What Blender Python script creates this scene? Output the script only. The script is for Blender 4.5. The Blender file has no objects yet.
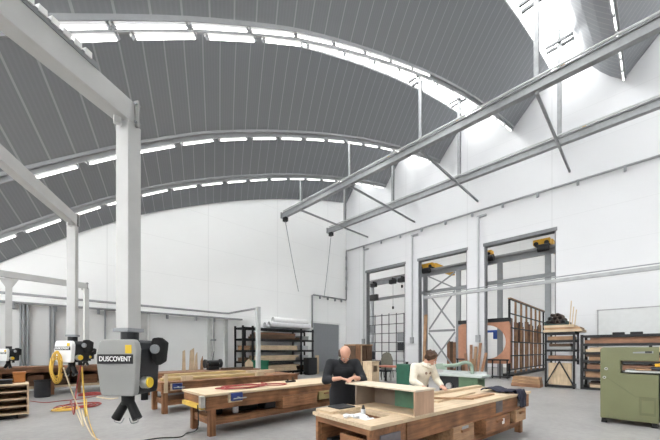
import bpy, bmesh, math, random
from mathutils import Vector, Matrix
random.seed(7)
SC = bpy.context.scene
COL = SC.collection
S, C, F, CX, HY, CH = .7037, .7105, 312., 330., 350., 1.6   # camera azimuth, focal length in px, horizon row, eye height

def at(px, py, h=None, Z=None, X=None, Y=None):
    """world point seen at a photo position, on a known height / depth / wall-parallel plane"""
    dx = (px-CX)/F
    if Z is None:
        if X is not None: Z = X/(S+C*dx)
        elif Y is not None: Z = Y/(C-S*dx)
        else: Z = (CH-h)*F/(py-HY)
    return Vector((Z*(S+C*dx), Z*(C-S*dx), CH+Z*(HY-py)/F))
def proj(p):
    Z = S*p[0]+C*p[1]
    if Z < .1: return None
    return CX+F*(C*p[0]-S*p[1])/Z, HY-F*(p[2]-CH)/Z
def in_view(p, m=6):
    q = proj(p)
    return q is not None and -m < q[0] < 660+m and -m < q[1] < 440+m

# ------------------------------------------------------------------ materials
MATS = {}
def mat(name, col, rough=.6, metal=0., var=.12, scale=6., stretch=(1, 1, 1), bump=0., emit=None, bscale=None, spec=.4):
    if name in MATS: return MATS[name]
    m = bpy.data.materials.new(name); m.use_nodes = True
    nt = m.node_tree; b = nt.nodes['Principled BSDF']
    tc = nt.nodes.new('ShaderNodeTexCoord'); mp = nt.nodes.new('ShaderNodeMapping')
    mp.inputs['Scale'].default_value = stretch
    nt.links.new(tc.outputs['Object'], mp.inputs['Vector'])
    nz = nt.nodes.new('ShaderNodeTexNoise'); nz.inputs['Scale'].default_value = scale; nz.inputs['Detail'].default_value = 4
    nt.links.new(mp.outputs[0], nz.inputs['Vector'])
    rp = nt.nodes.new('ShaderNodeValToRGB')
    rp.color_ramp.elements[0].position = .3; rp.color_ramp.elements[1].position = .7
    rp.color_ramp.elements[0].color = tuple(max(0, c*(1-var)) for c in col)+(1,)
    rp.color_ramp.elements[1].color = tuple(min(1, c*(1+var)) for c in col)+(1,)
    nt.links.new(nz.outputs['Fac'], rp.inputs['Fac'])
    if max(stretch) > 5:
        n2 = nt.nodes.new('ShaderNodeTexNoise'); n2.inputs['Scale'].default_value = 3.5; n2.inputs['Detail'].default_value = 5; nt.links.new(tc.outputs['Object'], n2.inputs['Vector'])
        r2 = nt.nodes.new('ShaderNodeValToRGB'); r2.color_ramp.elements[0].position = .35; r2.color_ramp.elements[1].position = .62
        r2.color_ramp.elements[0].color = (1-1.1*var, 1-1.1*var, 1-1.05*var, 1); r2.color_ramp.elements[1].color = (1, 1, 1, 1)
        nt.links.new(n2.outputs['Fac'], r2.inputs['Fac'])
        mm = nt.nodes.new('ShaderNodeMix'); mm.data_type = 'RGBA'; mm.blend_type = 'MULTIPLY'; mm.inputs['Factor'].default_value = 1
        nt.links.new(rp.outputs['Color'], mm.inputs['A']); nt.links.new(r2.outputs['Color'], mm.inputs['B']); nt.links.new(mm.outputs['Result'], b.inputs['Base Color'])
    else: nt.links.new(rp.outputs['Color'], b.inputs['Base Color'])
    b.inputs['Roughness'].default_value = rough; b.inputs['Metallic'].default_value = metal
    b.inputs['Specular IOR Level'].default_value = spec
    if bump:
        bp = nt.nodes.new('ShaderNodeBump'); bp.inputs['Strength'].default_value = bump; bp.inputs['Distance'].default_value = .01
        nt.links.new(nz.outputs['Fac'], bp.inputs['Height']); nt.links.new(bp.outputs[0], b.inputs['Normal'])
    if emit:
        b.inputs['Emission Color'].default_value = (1, .98, .95, 1); b.inputs['Emission Strength'].default_value = emit
    MATS[name] = m
    return m
def wood(name, col, axis='x', var=.28):
    st = {'x': (1, 14, 14), 'y': (14, 1, 14), 'z': (14, 14, 1)}[axis]
    return mat(name+'_'+axis, col, .62, 0, var, 2.2, st, .15)

M_galv = mat('galvanised_steel', (.27, .275, .28), .5, .1, .1, 5)
M_alu = mat('brushed_aluminium', (.46, .47, .47), .45, .1, .06, 4)
M_paintgrey = mat('light_grey_paint', (.50, .50, .49), .5, 0, .05, 3)
M_midgrey = mat('mid_grey_paint', (.25, .26, .27), .5, 0, .08, 3)
M_dark = mat('charcoal_plastic', (.018, .019, .022), .5, 0, .2, 8)
M_black = mat('black_rubber', (.006, .006, .0065), .55, 0, .2, 9)
M_blacksteel = mat('black_steel', (.012, .012, .013), .5, .2, .15, 6)
M_shell = mat('pale_grey_cover', (.31, .31, .30), .5, 0, .04, 3)
M_whiteshell = mat('white_cover', (.80, .80, .79), .5, 0, .04, 3)
M_sign = mat('sign_black', (.015, .015, .017), .6, 0, .1)
M_letter = mat('sign_lettering', (.85, .85, .85), .6, 0, .02)
M_yellow = mat('yellow_plastic', (.75, .5, .03), .5, 0, .1)
M_yhose = mat('yellow_hose', (.72, .46, .08), .5, 0, .15)
M_rhose = mat('dark_red_hose', (.30, .045, .04), .5, 0, .2)
M_cream = mat('cream_cable', (.62, .52, .36), .6, 0, .1)
M_silver = mat('silver_metal', (.6, .6, .58), .3, .8, .06)
M_craneyellow = mat('crane_yellow_paint', (.66, .36, .02), .5, 0, .12)
M_green = mat('green_paint', (.02, .16, .085), .5, 0, .12)
M_greenpanel = mat('green_board', (.09, .20, .13), .6, 0, .15)
M_olive = mat('olive_green_enamel', (.14, .145, .072), .45, 0, .06, 2.5)
M_olive2 = mat('olive_green_door', (.115, .12, .058), .45, 0, .05, 2.5)
M_blue = mat('navy_blue_enamel', (.025, .04, .16), .45, 0, .12)
M_blue2 = mat('bright_blue_paint', (.03, .09, .38), .45, 0, .12)
M_navycloth = mat('navy_cloth', (.02, .02, .035), .9, 0, .25, 12, bump=.4)
M_white = mat('white_paint', (.78, .78, .77), .55, 0, .03)
M_paper = mat('white_paper', (.62, .62, .63), .8, 0, .05)
M_saw = mat('machine_green_enamel', (.10, .17, .095), .5, 0, .08)
M_castiron = mat('ground_cast_iron', (.40, .43, .41), .5, .1, .08)
M_lamp = mat('fluorescent_glow', (.9, .9, .9), .4, 0, .01, emit=2)
M_skin = mat('skin', (.50, .27, .19), .5, 0, .08, 10)
M_shirt = mat('charcoal_shirt', (.012, .0128, .016), .85, 0, .3, 12, bump=.4)
M_trous = mat('dark_work_trousers', (.028, .030, .036), .85, 0, .2, 10)
M_apron = mat('black_apron', (.010, .0105, .013), .8, 0, .2, 10)
M_sweat = mat('cream_sweater', (.66, .61, .51), .9, 0, .08, 14, bump=.4)
M_jeans = mat('grey_trousers', (.10, .10, .11), .85, 0, .2, 10)
M_hair = mat('brown_hair', (.06, .032, .018), .8, 0, .3, 22, bump=.6)
M_greyhair = mat('grey_cropped_hair', (.075, .055, .045), .8, 0, .3, 22)
M_print = mat('brown_chest_print', (.22, .15, .11), .9, 0, .1)
M_board = mat('pale_board', (.60, .51, .39), .6, 0, .10, 3, (1, 9, 9))
W_bench = lambda a='x': wood('bench_brown_timber', (.25, .113, .05), a, .36)
W_bench2 = lambda a='x': wood('bench_drawer_timber', (.28, .13, .06), a, .32)
W_top = lambda a='x': wood('pale_bench_top', (.56, .43, .29), a, .14)
W_pale = lambda a='x': wood('pale_pine', (.56, .43, .285), a, .16)
W_tan = lambda a='x': wood('tan_timber', (.35, .205, .11), a, .28)
W_dark = lambda a='x': wood('dark_brown_timber', (.10, .055, .03), a, .3)
W_red = lambda a='x': wood('red_brown_timber', (.24, .12, .068), a, .26)
W_orange = lambda a='z': wood('orange_brown_timber', (.29, .145, .075), a, .28)

# ------------------------------------------------------------------ mesh builder
class MB:
    def __init__(s): s.bm = bmesh.new()
    def poly(s, verts, faces):
        vs = [s.bm.verts.new(v) for v in verts]
        for f in faces:
            try: s.bm.faces.new([vs[i] for i in f])
            except ValueError: pass
        return s
    def box(s, lo, hi, rz=0., piv=None):
        a, b = Vector(lo), Vector(hi)
        v = [Vector((x, y, z)) for z in (a.z, b.z) for y in (a.y, b.y) for x in (a.x, b.x)]
        if rz:
            c = Vector(piv) if piv else (a+b)/2
            R = Matrix.Rotation(rz, 3, 'Z'); v = [R @ (p-c)+c for p in v]
        return s.poly(v, [(0, 2, 3, 1), (4, 5, 7, 6), (0, 1, 5, 4), (2, 6, 7, 3), (0, 4, 6, 2), (1, 3, 7, 5)])
    def bar(s, p, q, w, h, up=(0, 0, 1)):
        """rectangular bar from p to q, w across, h along up"""
        p, q = Vector(p), Vector(q); d = (q-p).normalized(); u = Vector(up)
        if abs(d.dot(u)) > .98: u = Vector((1, 0, 0))
        r = d.cross(u).normalized(); u = r.cross(d)
        v = [e+r*(sx*w/2)+u*(sz*h/2) for e in (p, q) for sz in (-1, 1) for sx in (-1, 1)]
        return s.poly(v, [(0, 1, 3, 2), (4, 6, 7, 5), (0, 4, 5, 1), (2, 3, 7, 6), (0, 2, 6, 4), (1, 5, 7, 3)])
    def cyl(s, p, q, r, r2=None, n=14):
        p, q = Vector(p), Vector(q); r2 = r if r2 is None else r2
        d = (q-p).normalized(); u = Vector((0, 0, 1)) if abs(d.z) < .9 else Vector((1, 0, 0))
        a = d.cross(u).normalized(); b = d.cross(a)
        v = []
        for e, R in ((p, r), (q, r2)):
            for k in range(n):
                t = 2*math.pi*k/n; v.append(e+a*(R*math.cos(t))+b*(R*math.sin(t)))
        f = [(k, (k+1) % n, n+(k+1) % n, n+k) for k in range(n)]
        f += [tuple(range(n-1, -1, -1)), tuple(range(n, 2*n))]
        return s.poly(v, f)
    def ring(s, p, q, ro, ri, n=24):
        """hollow cylinder"""
        p, q = Vector(p), Vector(q)
        d = (q-p).normalized(); u = Vector((0, 0, 1)) if abs(d.z) < .9 else Vector((1, 0, 0))
        a = d.cross(u).normalized(); b = d.cross(a); v = []
        for e, R in ((p, ro), (q, ro), (q, ri), (p, ri)):
            for k in range(n):
                t = 2*math.pi*k/n; v.append(e+a*(R*math.cos(t))+b*(R*math.sin(t)))
        f = [(L*n+k, L*n+(k+1) % n, ((L+1) % 4)*n+(k+1) % n, ((L+1) % 4)*n+k) for L in range(4) for k in range(n)]
        return s.poly(v, f)
    def tube(s, pts, r, n=8, sub=4):
        """round tube swept along a smoothed path"""
        P = [Vector(p) for p in pts]
        if sub > 1 and len(P) > 2:
            Q = []
            for i in range(len(P)-1):
                p0, p1, p2, p3 = P[max(i-1, 0)], P[i], P[i+1], P[min(i+2, len(P)-1)]
                for k in range(sub):
                    t = k/sub
                    Q.append(.5*((2*p1)+(p2-p0)*t+(2*p0-5*p1+4*p2-p3)*t*t+(3*p1-p0-3*p2+p3)*t**3))
            P = Q+[P[-1]]
        v = []; a = None
        for i, p in enumerate(P):
            d = (P[min(i+1, len(P)-1)]-P[max(i-1, 0)]).normalized()
            if a is None:
                u = Vector((0, 0, 1)) if abs(d.z) < .9 else Vector((1, 0, 0)); a = d.cross(u).normalized()
            else: a = (a-d*a.dot(d)).normalized()
            b = d.cross(a)
            for k in range(n):
                t = 2*math.pi*k/n; v.append(p+a*(r*math.cos(t))+b*(r*math.sin(t)))
        f = [(i*n+k, i*n+(k+1) % n, (i+1)*n+(k+1) % n, (i+1)*n+k) for i in range(len(P)-1) for k in range(n)]
        f += [tuple(range(n-1, -1, -1)), tuple(range((len(P)-1)*n, len(P)*n))]
        return s.poly(v, f)
    def prism(s, pts, d):
        """polygon (3D points) extruded by vector d"""
        n = len(pts); d = Vector(d); v = [Vector(p) for p in pts]; v += [p+d for p in v]
        return s.poly(v, [tuple(range(n-1, -1, -1)), tuple(range(n, 2*n))]+[(k, (k+1) % n, n+(k+1) % n, n+k) for k in range(n)])
    def ball(s, c, r, seg=14, M=None):
        rr = r if hasattr(r, '__len__') else (r, r, r)
        mt = Matrix.Translation(Vector(c)) @ (M.to_4x4() if M is not None else Matrix()) @ Matrix.Diagonal((*rr, 1))
        bmesh.ops.create_uvsphere(s.bm, u_segments=seg, v_segments=max(6, seg*2//3), radius=1, matrix=mt)
        return s
    def build(s, name, material, parent=None, bevel=0., smooth=False, local=False, loc=None):
        bmesh.ops.recalc_face_normals(s.bm, faces=s.bm.faces)
        me = bpy.data.meshes.new(name); s.bm.to_mesh(me); s.bm.free()
        o = bpy.data.objects.new(name, me); COL.objects.link(o)
        me.materials.append(material)
        if smooth: me.polygons.foreach_set('use_smooth', [True]*len(me.polygons))
        if parent is not None:
            o.parent = parent
            if not local:
                r = parent
                while r.parent is not None: r = r.parent
                me.transform(Matrix.Translation(-r.location))
        elif loc is not None:
            o.location = loc
            if not local: me.transform(Matrix.Translation(-Vector(loc)))
        if bevel:
            b = o.modifiers.new('edge', 'BEVEL'); b.width = bevel; b.segments = 2; b.limit_method = 'ANGLE'
        return o
def tag(o, label, cat, group=None, kind=None):
    o['label'] = label; o['category'] = cat
    if group: o['group'] = group
    if kind: o['kind'] = kind
    return o
def thing(name, label, cat, loc=(0, 0, 0), group=None):
    o = bpy.data.objects.new(name, None); COL.objects.link(o); o.location = loc; o.empty_display_size = .1
    return tag(o, label, cat, group)
def structure(o): o['kind'] = 'structure'; return o
def dup(root, loc, label, group=None, rz=None):
    def cp(o, par):
        c = o.copy(); COL.objects.link(c)
        if par is not None: c.parent = par
        for ch in list(o.children): cp(ch, c)
        return c
    r = cp(root, None); r.location = loc; r['label'] = label
    if rz is not None: r.rotation_euler = (0, 0, rz)
    if group: r['group'] = group
    return r

# ================================================================== SETTING
XW, YW = 18.57, 16.93                      # inner faces of the long wall with the doorways and of the gable wall
VAL = [16.93, 13.08, 9.03, 4.95, .66, -3.45, -7.55, -11.65]
HP = [(-5.5, .9), (-4, 2.15), (-2, 3.76), (-.556, 4.92), (1.31, 6.32), (2.4, 7.07), (4.07, 8.1), (6.9, 9.5), (9.9, 10.78), (12.9, 11.85), (15.8, 12.72), (18.6, 13.45), (21, 14)]
def hv(x):
    for i in range(len(HP)-1):
        if HP[i][0] <= x <= HP[i+1][0]:
            p0, p1, p2, p3 = HP[max(i-1, 0)], HP[i], HP[i+1], HP[min(i+2, len(HP)-1)]
            m1 = (p2[1]-p0[1])/(p2[0]-p0[0]); m2 = (p3[1]-p1[1])/(p3[0]-p1[0])
            h = p2[0]-p1[0]; t = (x-p1[0])/h
            return (2*t**3-3*t*t+1)*p1[1]+(t**3-2*t*t+t)*h*m1+(-2*t**3+3*t*t)*p2[1]+(t**3-t*t)*h*m2
    return HP[-1][1]
STEEP = [(0, 0), (.35, .36), (.65, .74), (.95, 1.22), (1.25, 1.8), (1.48, 2.4)]
GLASS = [(1.48, 2.4), (2.48, 1.8)]
def prof(y):
    """roof height above the valley line at depth y"""
    for i in range(len(VAL)-1):
        if VAL[i+1] <= y <= VAL[i]:
            k = (VAL[i]-VAL[i+1])/4.1; d = (y-VAL[i+1])/k
            pts = STEEP+[(2.48, 1.8), (4.1, 0)]
            for a, b in zip(pts, pts[1:]):
                if a[0] <= d <= b[0]: return a[1]+(b[1]-a[1])*(d-a[0])/(b[0]-a[0])
    return 0.
XL = -3.3
def roof_material():
    m = bpy.data.materials.new('grey_standing_seam_decking'); m.use_nodes = True; nt = m.node_tree; b = nt.nodes['Principled BSDF']
    at_ = nt.nodes.new('ShaderNodeAttribute'); at_.attribute_name = 'sheet'
    def math_(op, a, v=None, w=None):
        n = nt.nodes.new('ShaderNodeMath'); n.operation = op
        if isinstance(a, (int, float)): n.inputs[0].default_value = a
        else: nt.links.new(a, n.inputs[0])
        if v is not None:
            if isinstance(v, (int, float)): n.inputs[1].default_value = v
            else: nt.links.new(v, n.inputs[1])
        return n.outputs[0]
    fr = math_('FRACT', math_('MULTIPLY', at_.outputs['Fac'], 1/.42))
    seam = math_('LESS_THAN', fr, .075)
    fr2 = math_('FRACT', math_('MULTIPLY', at_.outputs['Fac'], 1/.07))
    rib = math_('MULTIPLY', math_('LESS_THAN', fr2, .4), .10)
    fac = math_('ADD', seam, rib)
    mx = nt.nodes.new('ShaderNodeMix'); mx.data_type = 'RGBA'
    nt.links.new(fac, mx.inputs['Factor']); mx.inputs['A'].default_value = (.225, .233, .247, 1); mx.inputs['B'].default_value = (.36, .368, .38, 1)
    nt.links.new(mx.outputs['Result'], b.inputs['Base Color']); b.inputs['Roughness'].default_value = .5
    b.inputs['Metallic'].default_value = .1
    return m
M_roof = roof_material()
def wall_material(name, col, seam_axis, pitch, off=0., horiz=1.0):
    """white insulated panels: thin joints every pitch along an axis and faint horizontal ones"""
    m = bpy.data.materials.new(name); m.use_nodes = True; nt = m.node_tree; b = nt.nodes['Principled BSDF']
    tc = nt.nodes.new('ShaderNodeTexCoord'); sx = nt.nodes.new('ShaderNodeSeparateXYZ'); nt.links.new(tc.outputs['Object'], sx.inputs[0])
    def line(out, p, w, o=0.):
        a = nt.nodes.new('ShaderNodeMath'); a.operation = 'MULTIPLY_ADD'; nt.links.new(out, a.inputs[0]); a.inputs[1].default_value = 1/p; a.inputs[2].default_value = o
        f = nt.nodes.new('ShaderNodeMath'); f.operation = 'FRACT'; nt.links.new(a.outputs[0], f.inputs[0])
        l = nt.nodes.new('ShaderNodeMath'); l.operation = 'LESS_THAN'; nt.links.new(f.outputs[0], l.inputs[0]); l.inputs[1].default_value = w/p
        return l.outputs[0]
    v = line(sx.outputs[seam_axis], pitch, .05, off); h = line(sx.outputs['Z'], horiz, .02)
    s = nt.nodes.new('ShaderNodeMath'); s.operation = 'MAXIMUM'; nt.links.new(v, s.inputs[0]); nt.links.new(h, s.inputs[1])
    nz = nt.nodes.new('ShaderNodeTexNoise'); nz.inputs['Scale'].default_value = .5; nt.links.new(tc.outputs['Object'], nz.inputs['Vector'])
    k = nt.nodes.new('ShaderNodeMath'); k.operation = 'MULTIPLY'; nt.links.new(s.outputs[0], k.inputs[0]); k.inputs[1].default_value = .5
    mx = nt.nodes.new('ShaderNodeMix'); mx.data_type = 'RGBA'; nt.links.new(nz.outputs['Fac'], mx.inputs['Factor'])
    mx.inputs['A'].default_value = tuple(c*.97 for c in col)+(1,); mx.inputs['B'].default_value = tuple(min(1, c*1.02) for c in col)+(1,)
    m2 = nt.nodes.new('ShaderNodeMix'); m2.data_type = 'RGBA'; nt.links.new(k.outputs[0], m2.inputs['Factor'])
    nt.links.new(mx.outputs['Result'], m2.inputs['A']); m2.inputs['B'].default_value = tuple(c*.82 for c in col)+(1,)
    nt.links.new(m2.outputs['Result'], b.inputs['Base Color']); b.inputs['Roughness'].default_value = .5; b.inputs['Specular IOR Level'].default_value = .25
    return m
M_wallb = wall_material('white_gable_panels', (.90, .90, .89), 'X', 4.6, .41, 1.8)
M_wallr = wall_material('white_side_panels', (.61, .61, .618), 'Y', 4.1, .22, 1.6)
M_walld = wall_material('white_far_panels', (.74, .75, .75), 'Y', 4.1, .1)
def floor_material():
    m = bpy.data.materials.new('worn_concrete'); m.use_nodes = True; nt = m.node_tree; b = nt.nodes['Principled BSDF']
    tc = nt.nodes.new('ShaderNodeTexCoord')
    n1 = nt.nodes.new('ShaderNodeTexNoise'); n1.inputs['Scale'].default_value = .7; n1.inputs['Detail'].default_value = 8; n1.inputs['Roughness'].default_value = .7
    n2 = nt.nodes.new('ShaderNodeTexNoise'); n2.inputs['Scale'].default_value = 9; n2.inputs['Detail'].default_value = 6
    for n in (n1, n2): nt.links.new(tc.outputs['Object'], n.inputs['Vector'])
    mx = nt.nodes.new('ShaderNodeMix'); mx.data_type = 'RGBA'; mx.inputs['Factor'].default_value = .35
    nt.links.new(n1.outputs['Fac'], mx.inputs['A']); nt.links.new(n2.outputs['Fac'], mx.inputs['B'])
    rp = nt.nodes.new('ShaderNodeValToRGB'); e = rp.color_ramp.elements
    e[0].position = .32; e[0].color = (.21, .202, .196, 1); e[1].position = .66; e[1].color = (.325, .313, .303, 1)
    nt.links.new(mx.outputs['Result'], rp.inputs['Fac']); nt.links.new(rp.outputs['Color'], b.inputs['Base Color'])
    b.inputs['Roughness'].default_value = .42; b.inputs['Specular IOR Level'].default_value = .35
    return m
# floor of both halls
structure(MB().box((XL-.3, -13, -.3), (33, 20.5, 0)).build('floor', floor_material()))

# roof shells: one steep curved strip and one sloping strip per bay, plus glazing between
XS = [XL+(XW+.3-XL)*i/56 for i in range(57)]
XSR = [XL+(XW+1.5-XL)*i/60 for i in range(61)]
def on_roof(x, y, h):
    """the sheets stand square to the curved valley beam: the sheet rooted at x leans back with height"""
    sl = (hv(x+.1)-hv(x-.1))/.2; xx = x-h*sl/(1+sl*sl)
    return (xx, y, hv(xx)+h)
roof = MB()
def strip(mb, y0, k, pts):
    v, f = [], []
    for x in XSR:
        for d, h in pts: v.append(on_roof(x, y0+d*k, h))
    n = len(pts)
    for i in range(len(XSR)-1):
        for j in range(n-1): f.append((i*n+j, i*n+j+1, (i+1)*n+j+1, (i+1)*n+j))
    lay = mb.bm.verts.layers.float.get('sheet') or mb.bm.verts.layers.float.new('sheet')
    n0 = len(mb.bm.verts); mb.poly(v, f); mb.bm.verts.ensure_lookup_table()
    for i, x in enumerate(XSR):
        for j in range(n): mb.bm.verts[n0+i*n+j][lay] = x
M_glaze = bpy.data.materials.new('opal_roof_glazing'); M_glaze.use_nodes = True
nt = M_glaze.node_tree; nt.nodes.clear()
_o = nt.nodes.new('ShaderNodeOutputMaterial'); _t = nt.nodes.new('ShaderNodeBsdfTransparent'); _t.inputs[0].default_value = (.93, .96, .97, 1)
_g = nt.nodes.new('ShaderNodeBsdfGlossy'); _g.inputs['Roughness'].default_value = .2; _m = nt.nodes.new('ShaderNodeMixShader'); _m.inputs[0].default_value = .06
nt.links.new(_t.outputs[0], _m.inputs[1]); nt.links.new(_g.outputs[0], _m.inputs[2]); nt.links.new(_m.outputs[0], _o.inputs[0])
for i in range(len(VAL)-1):
    y0 = VAL[i+1]; k = (VAL[i]-y0)/4.1
    strip(roof, y0, k, STEEP); strip(roof, y0, k, [(2.48, 1.8), (2.9, 1.36), (3.3, .91), (3.7, .46), (4.1, 0)])
ro = structure(roof.build('ceiling', M_roof))
so = ro.modifiers.new('decking', 'SOLIDIFY'); so.thickness = .08; so.offset = -1
n = 0
for i in range(len(VAL)-1):
    y0 = VAL[i+1]; k = (VAL[i]-y0)/4.1; n += 1
    g = MB(); strip(g, y0, k, GLASS); g = structure(g.build('window_%d' % n, M_glaze))
    fr = MB()
    x = XL+.2
    while x < XW:                                       # glazing bars across the ridge light
        fr.bar(on_roof(x, y0+1.48*k, 2.37), on_roof(x, y0+2.48*k, 1.77), .03, .05); x += .75
    for d, h in GLASS:
        for xa, xb in zip(XSR, XSR[1:]): fr.bar(on_roof(xa, y0+d*k, h-.03), on_roof(xb, y0+d*k, h-.03), .09, .1)
    fr.build('glazing_bars', M_paintgrey, g)

# gable wall, long wall with three doorways, walls outside the picture
gw = MB()
for xa, xb in zip(XS, XS[1:]):
    gw.prism([(xa, YW, 0), (xb, YW, 0), (xb, YW, hv(xb)+.05), (xa, YW, hv(xa)+.05)], (0, .35, 0))
structure(gw.build('wall_back', M_wallb))
DOORS = [(3.06, 6.39), (7.34, 10.51), (11.49, 14.87)]; DH = 7.45
ys = {-12.9, YW}
for v in VAL[:-1]:
    i = VAL.index(v)
for i in range(len(VAL)-1):
    y0 = VAL[i+1]; k = (VAL[i]-y0)/4.1
    for d, h in STEEP+[(2.48, 1.8), (4.1, 0)]: ys.add(round(y0+d*k, 3))
for a, b in DOORS: ys |= {a, b}
ys = sorted(y for y in ys if -12.95 < y <= YW)
wr = MB()
for a, b in zip(ys, ys[1:]):
    z0 = DH if any(p-.01 <= a and b <= q+.01 for p, q in DOORS) else 0
    if b-a < 1e-3: continue
    wr.prism([(XW, a, z0), (XW, b, z0), (XW, b, hv(XW)+prof(b)+.05), (XW, a, hv(XW)+prof(a)+.05)], (.35, 0, 0))
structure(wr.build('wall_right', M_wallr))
wl = MB().box((XL-.3, -13, 0), (XL, YW+.35, hv(XL)+.05)); structure(wl.build('wall_left', M_wallb))
wf = MB()
for xa, xb in zip(XS, XS[1:]):
    wf.prism([(xa, -12, 0), (xb, -12, 0), (xb, -12, hv(xb)+.05), (xa, -12, hv(xa)+.05)], (0, .3, 0))
structure(wf.build('wall_front', M_wallb))
# the neighbouring hall seen through the doorways
structure(MB().box((31.5, -6, 0), (31.8, 20.8, 13)).build('wall_far', M_walld))
structure(MB().box((XW+.35, 18.2, 0), (31.5, 18.5, 13)).build('wall_far_side', M_walld))
structure(MB().box((XW+.35, -6.3, 0), (31.5, -6, 13)).build('wall_far_front', M_walld))
h2 = MB()
for x in (18.95, 22.2, 25.4, 28.6): h2.box((x, -6, 12.6), (x+2.72, 20.8, 12.8))
structure(h2.build('ceiling_far', mat('pale_ceiling_panel', (.6, .6, .6), .6)))
for i, (a, b) in enumerate(DOORS):                   # steel lining of each doorway
    t = MB().box((XW-.03, a-.05, DH-.02), (XW+.38, b+.05, DH+.16)).box((XW+.05, a-.0, 0), (XW+.37, a+.06, DH)).box((XW+.05, b-.06, 0), (XW+.37, b, DH))
    structure(t.build('trim_%d' % (i+1), mat('dark_grey_lining', (.15, .155, .16), .5)))
structure(MB().box((XL, YW-.03, 0), (8.4, YW-.002, 3.33)).build('wall_back_lower', mat('pale_grey_plinth_panel', (.66, .665, .66), .6, 0, .03, 1)))  # even pale grey sheet over the gable wall, below the cable tray

# gutter beams along the roof valleys + fluorescent tubes
n = 3
for y in VAL[1:5]:
    g = MB(); XS2 = XS
    for xa, xb in zip(XS2, XS2[1:]):
        g.bar((xa, y-.02, hv(xa)-.045), (xb, y-.02, hv(xb)-.045), .16, .09)
        g.bar((xa, y-.02, hv(xa)-.15), (xb, y-.02, hv(xb)-.15), .04, .12)
    n += 1; structure(g.build('trim_%d' % n, mat('grey_gutter_steel', (.30, .305, .31), .5, 0, .05)))
def batten(x, y, dz, L, label, group, r=.019):
    s = (hv(x+.2)-hv(x-.2))/.4; nrm = Vector((-s, 0, 1)).normalized(); d = Vector((1, 0, s)).normalized()
    c = Vector((x, y, hv(x)-dz)); a, b = c-d*L/2, c+d*L/2
    t = thing('fluorescent_light', label, 'ceiling light', c, group)
    MB().bar(a-d*.04, b+d*.04, r*2.4, .03, nrm).build('housing', M_white, t)
    MB().cyl(a+d*.02-nrm*.045, b-d*.02-nrm*.045, r, n=10).build('tube', M_lamp, t, smooth=True)
    for e in (a-d*.015, b+d*.015): MB().bar(e-nrm*.018-d*.018, e-nrm*.018+d*.018, r*2.4, .09, nrm).build('end_cap', M_midgrey, t)
    return t
for y, lab in ((13.08, 'under the roof valley closest to the white gable wall'), (9.03, 'under the middle one of the long curved roof valleys'),
               (4.95, 'in the spaced lower row under the broad bright skylight'), (.66, 'on the short steep valley high in the top corner of the hall')):
    x = XL+.8
    while x < XW-.2:
        if in_view((x, y, hv(x)-.25)): batten(x, y-.02, .245, 1.0, 'fluorescent tube '+lab, 'tubes '+lab)
        s = (hv(x+.2)-hv(x-.2))/.4; x += 1.27/math.hypot(1, s)
x = XL+.8
while x < 9:
    if in_view((x, 4.7, hv(x)-.2)): batten(x, 4.74, .235, 1.10, 'fluorescent tube in the unbroken upper row before the broad bright skylight', 'tubes in the unbroken upper row', .012)
    s = (hv(x+.2)-hv(x-.2))/.4; x += 1.2/math.hypot(1, s)

# ================================================================== OVERHEAD TRACKS
HB = 10.3
def track(X, y_far, label):
    t = thing('hoist_track', label, 'overhead rail', (X, 2, HB))
    m = MB().box((X-.10, -3, HB+.14), (X+.10, y_far, HB+.18)); m.box((X-.03, -3, HB-.12), (X+.03, y_far, HB+.14)); m.box((X-.11, -3, HB-.16), (X+.11, y_far, HB-.12))
    m.build('rail', M_galv, t)
    c = MB().cyl((X-.1, -3, HB+.24), (X-.1, y_far-.2, HB+.24), .035); c.build('conduit', M_alu, t)
    MB().box((X-.15, y_far-.03, HB-.16), (X+.15, y_far+.03, HB+.22)).build('end_plate', M_galv, t)
    for k, y in enumerate((14.7, 10.75, 6.72, 2.52)):
        z1 = hv(X)+prof(y)-.62
        h = MB().box((X-.07, y-.07, HB+.18), (X+.07, y+.07, z1)); h.build('hanger', mat('hanger_grey_steel', (.28, .285, .29), .5), t)
        MB().bar((X-.14, y-.48, z1+.04), (X-.14, y+.48, z1+.04), .08, .10).bar((X+.14, y-.48, z1+.04), (X+.14, y+.48, z1+.04), .08, .10).box((X-.18, y-.05, z1+.09), (X+.18, y+.05, z1+.15)).box((X-.03, y-.03, z1+.15), (X+.03, y+.03, hv(X)+prof(y)+.02)).build('bracket', mat('bracket_dark_steel', (.07, .072, .075), .5), t)
    return t
track(12.1, 16.6, 'long grey hoist rail hung high across the hall, the longer upper one of two')
track(16.0, 16.35, 'grey hoist rail hung between the longer rail and the wall with doorways')
for y, w in ((14.7, 'by the gable wall'), (10.75, 'second from the gable wall'), (6.72, 'third from the gable wall'), (2.52, 'fourth from the gable wall')):
    m = MB().bar((12.1, y, HB-.205), (XW-.01, y, HB-.205), .08, .09)
    tag(m.build('cross_brace', M_galv, None, loc=(15, y, HB-.205)), 'grey steel tie joining both hoist rails to the wall, '+w, 'brace', 'ties between hoist rails')
for X, ye, lab, b in ((12.1, 16.5, 'dark hoist trolley with thin cable at the end of the longer rail', (298.5, 291.5, 16.6)), (16.0, 16.25, 'dark hoist trolley with thin cable at the end of the shorter rail', (324, 298, 16.7))):
    t = thing('hoist_trolley', lab, 'hoist', (X, ye, HB-.4))
    MB().box((X-.12, ye-.35, HB-.42), (X+.12, ye-.05, HB-.17)).build('body', M_black, t, .02)
    MB().cyl((X-.16, ye-.2, HB-.24), (X+.16, ye-.2, HB-.24), .06).build('wheel', M_blacksteel, t)
    q = at(b[0], b[1], Y=b[2]); p = Vector((X, ye-.2, HB-.42))
    MB().tube([p, p.lerp(q, .5)+Vector((0, 0, -.12)), q], .022, 6).build('cable', M_midgrey, t, smooth=True)
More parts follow.
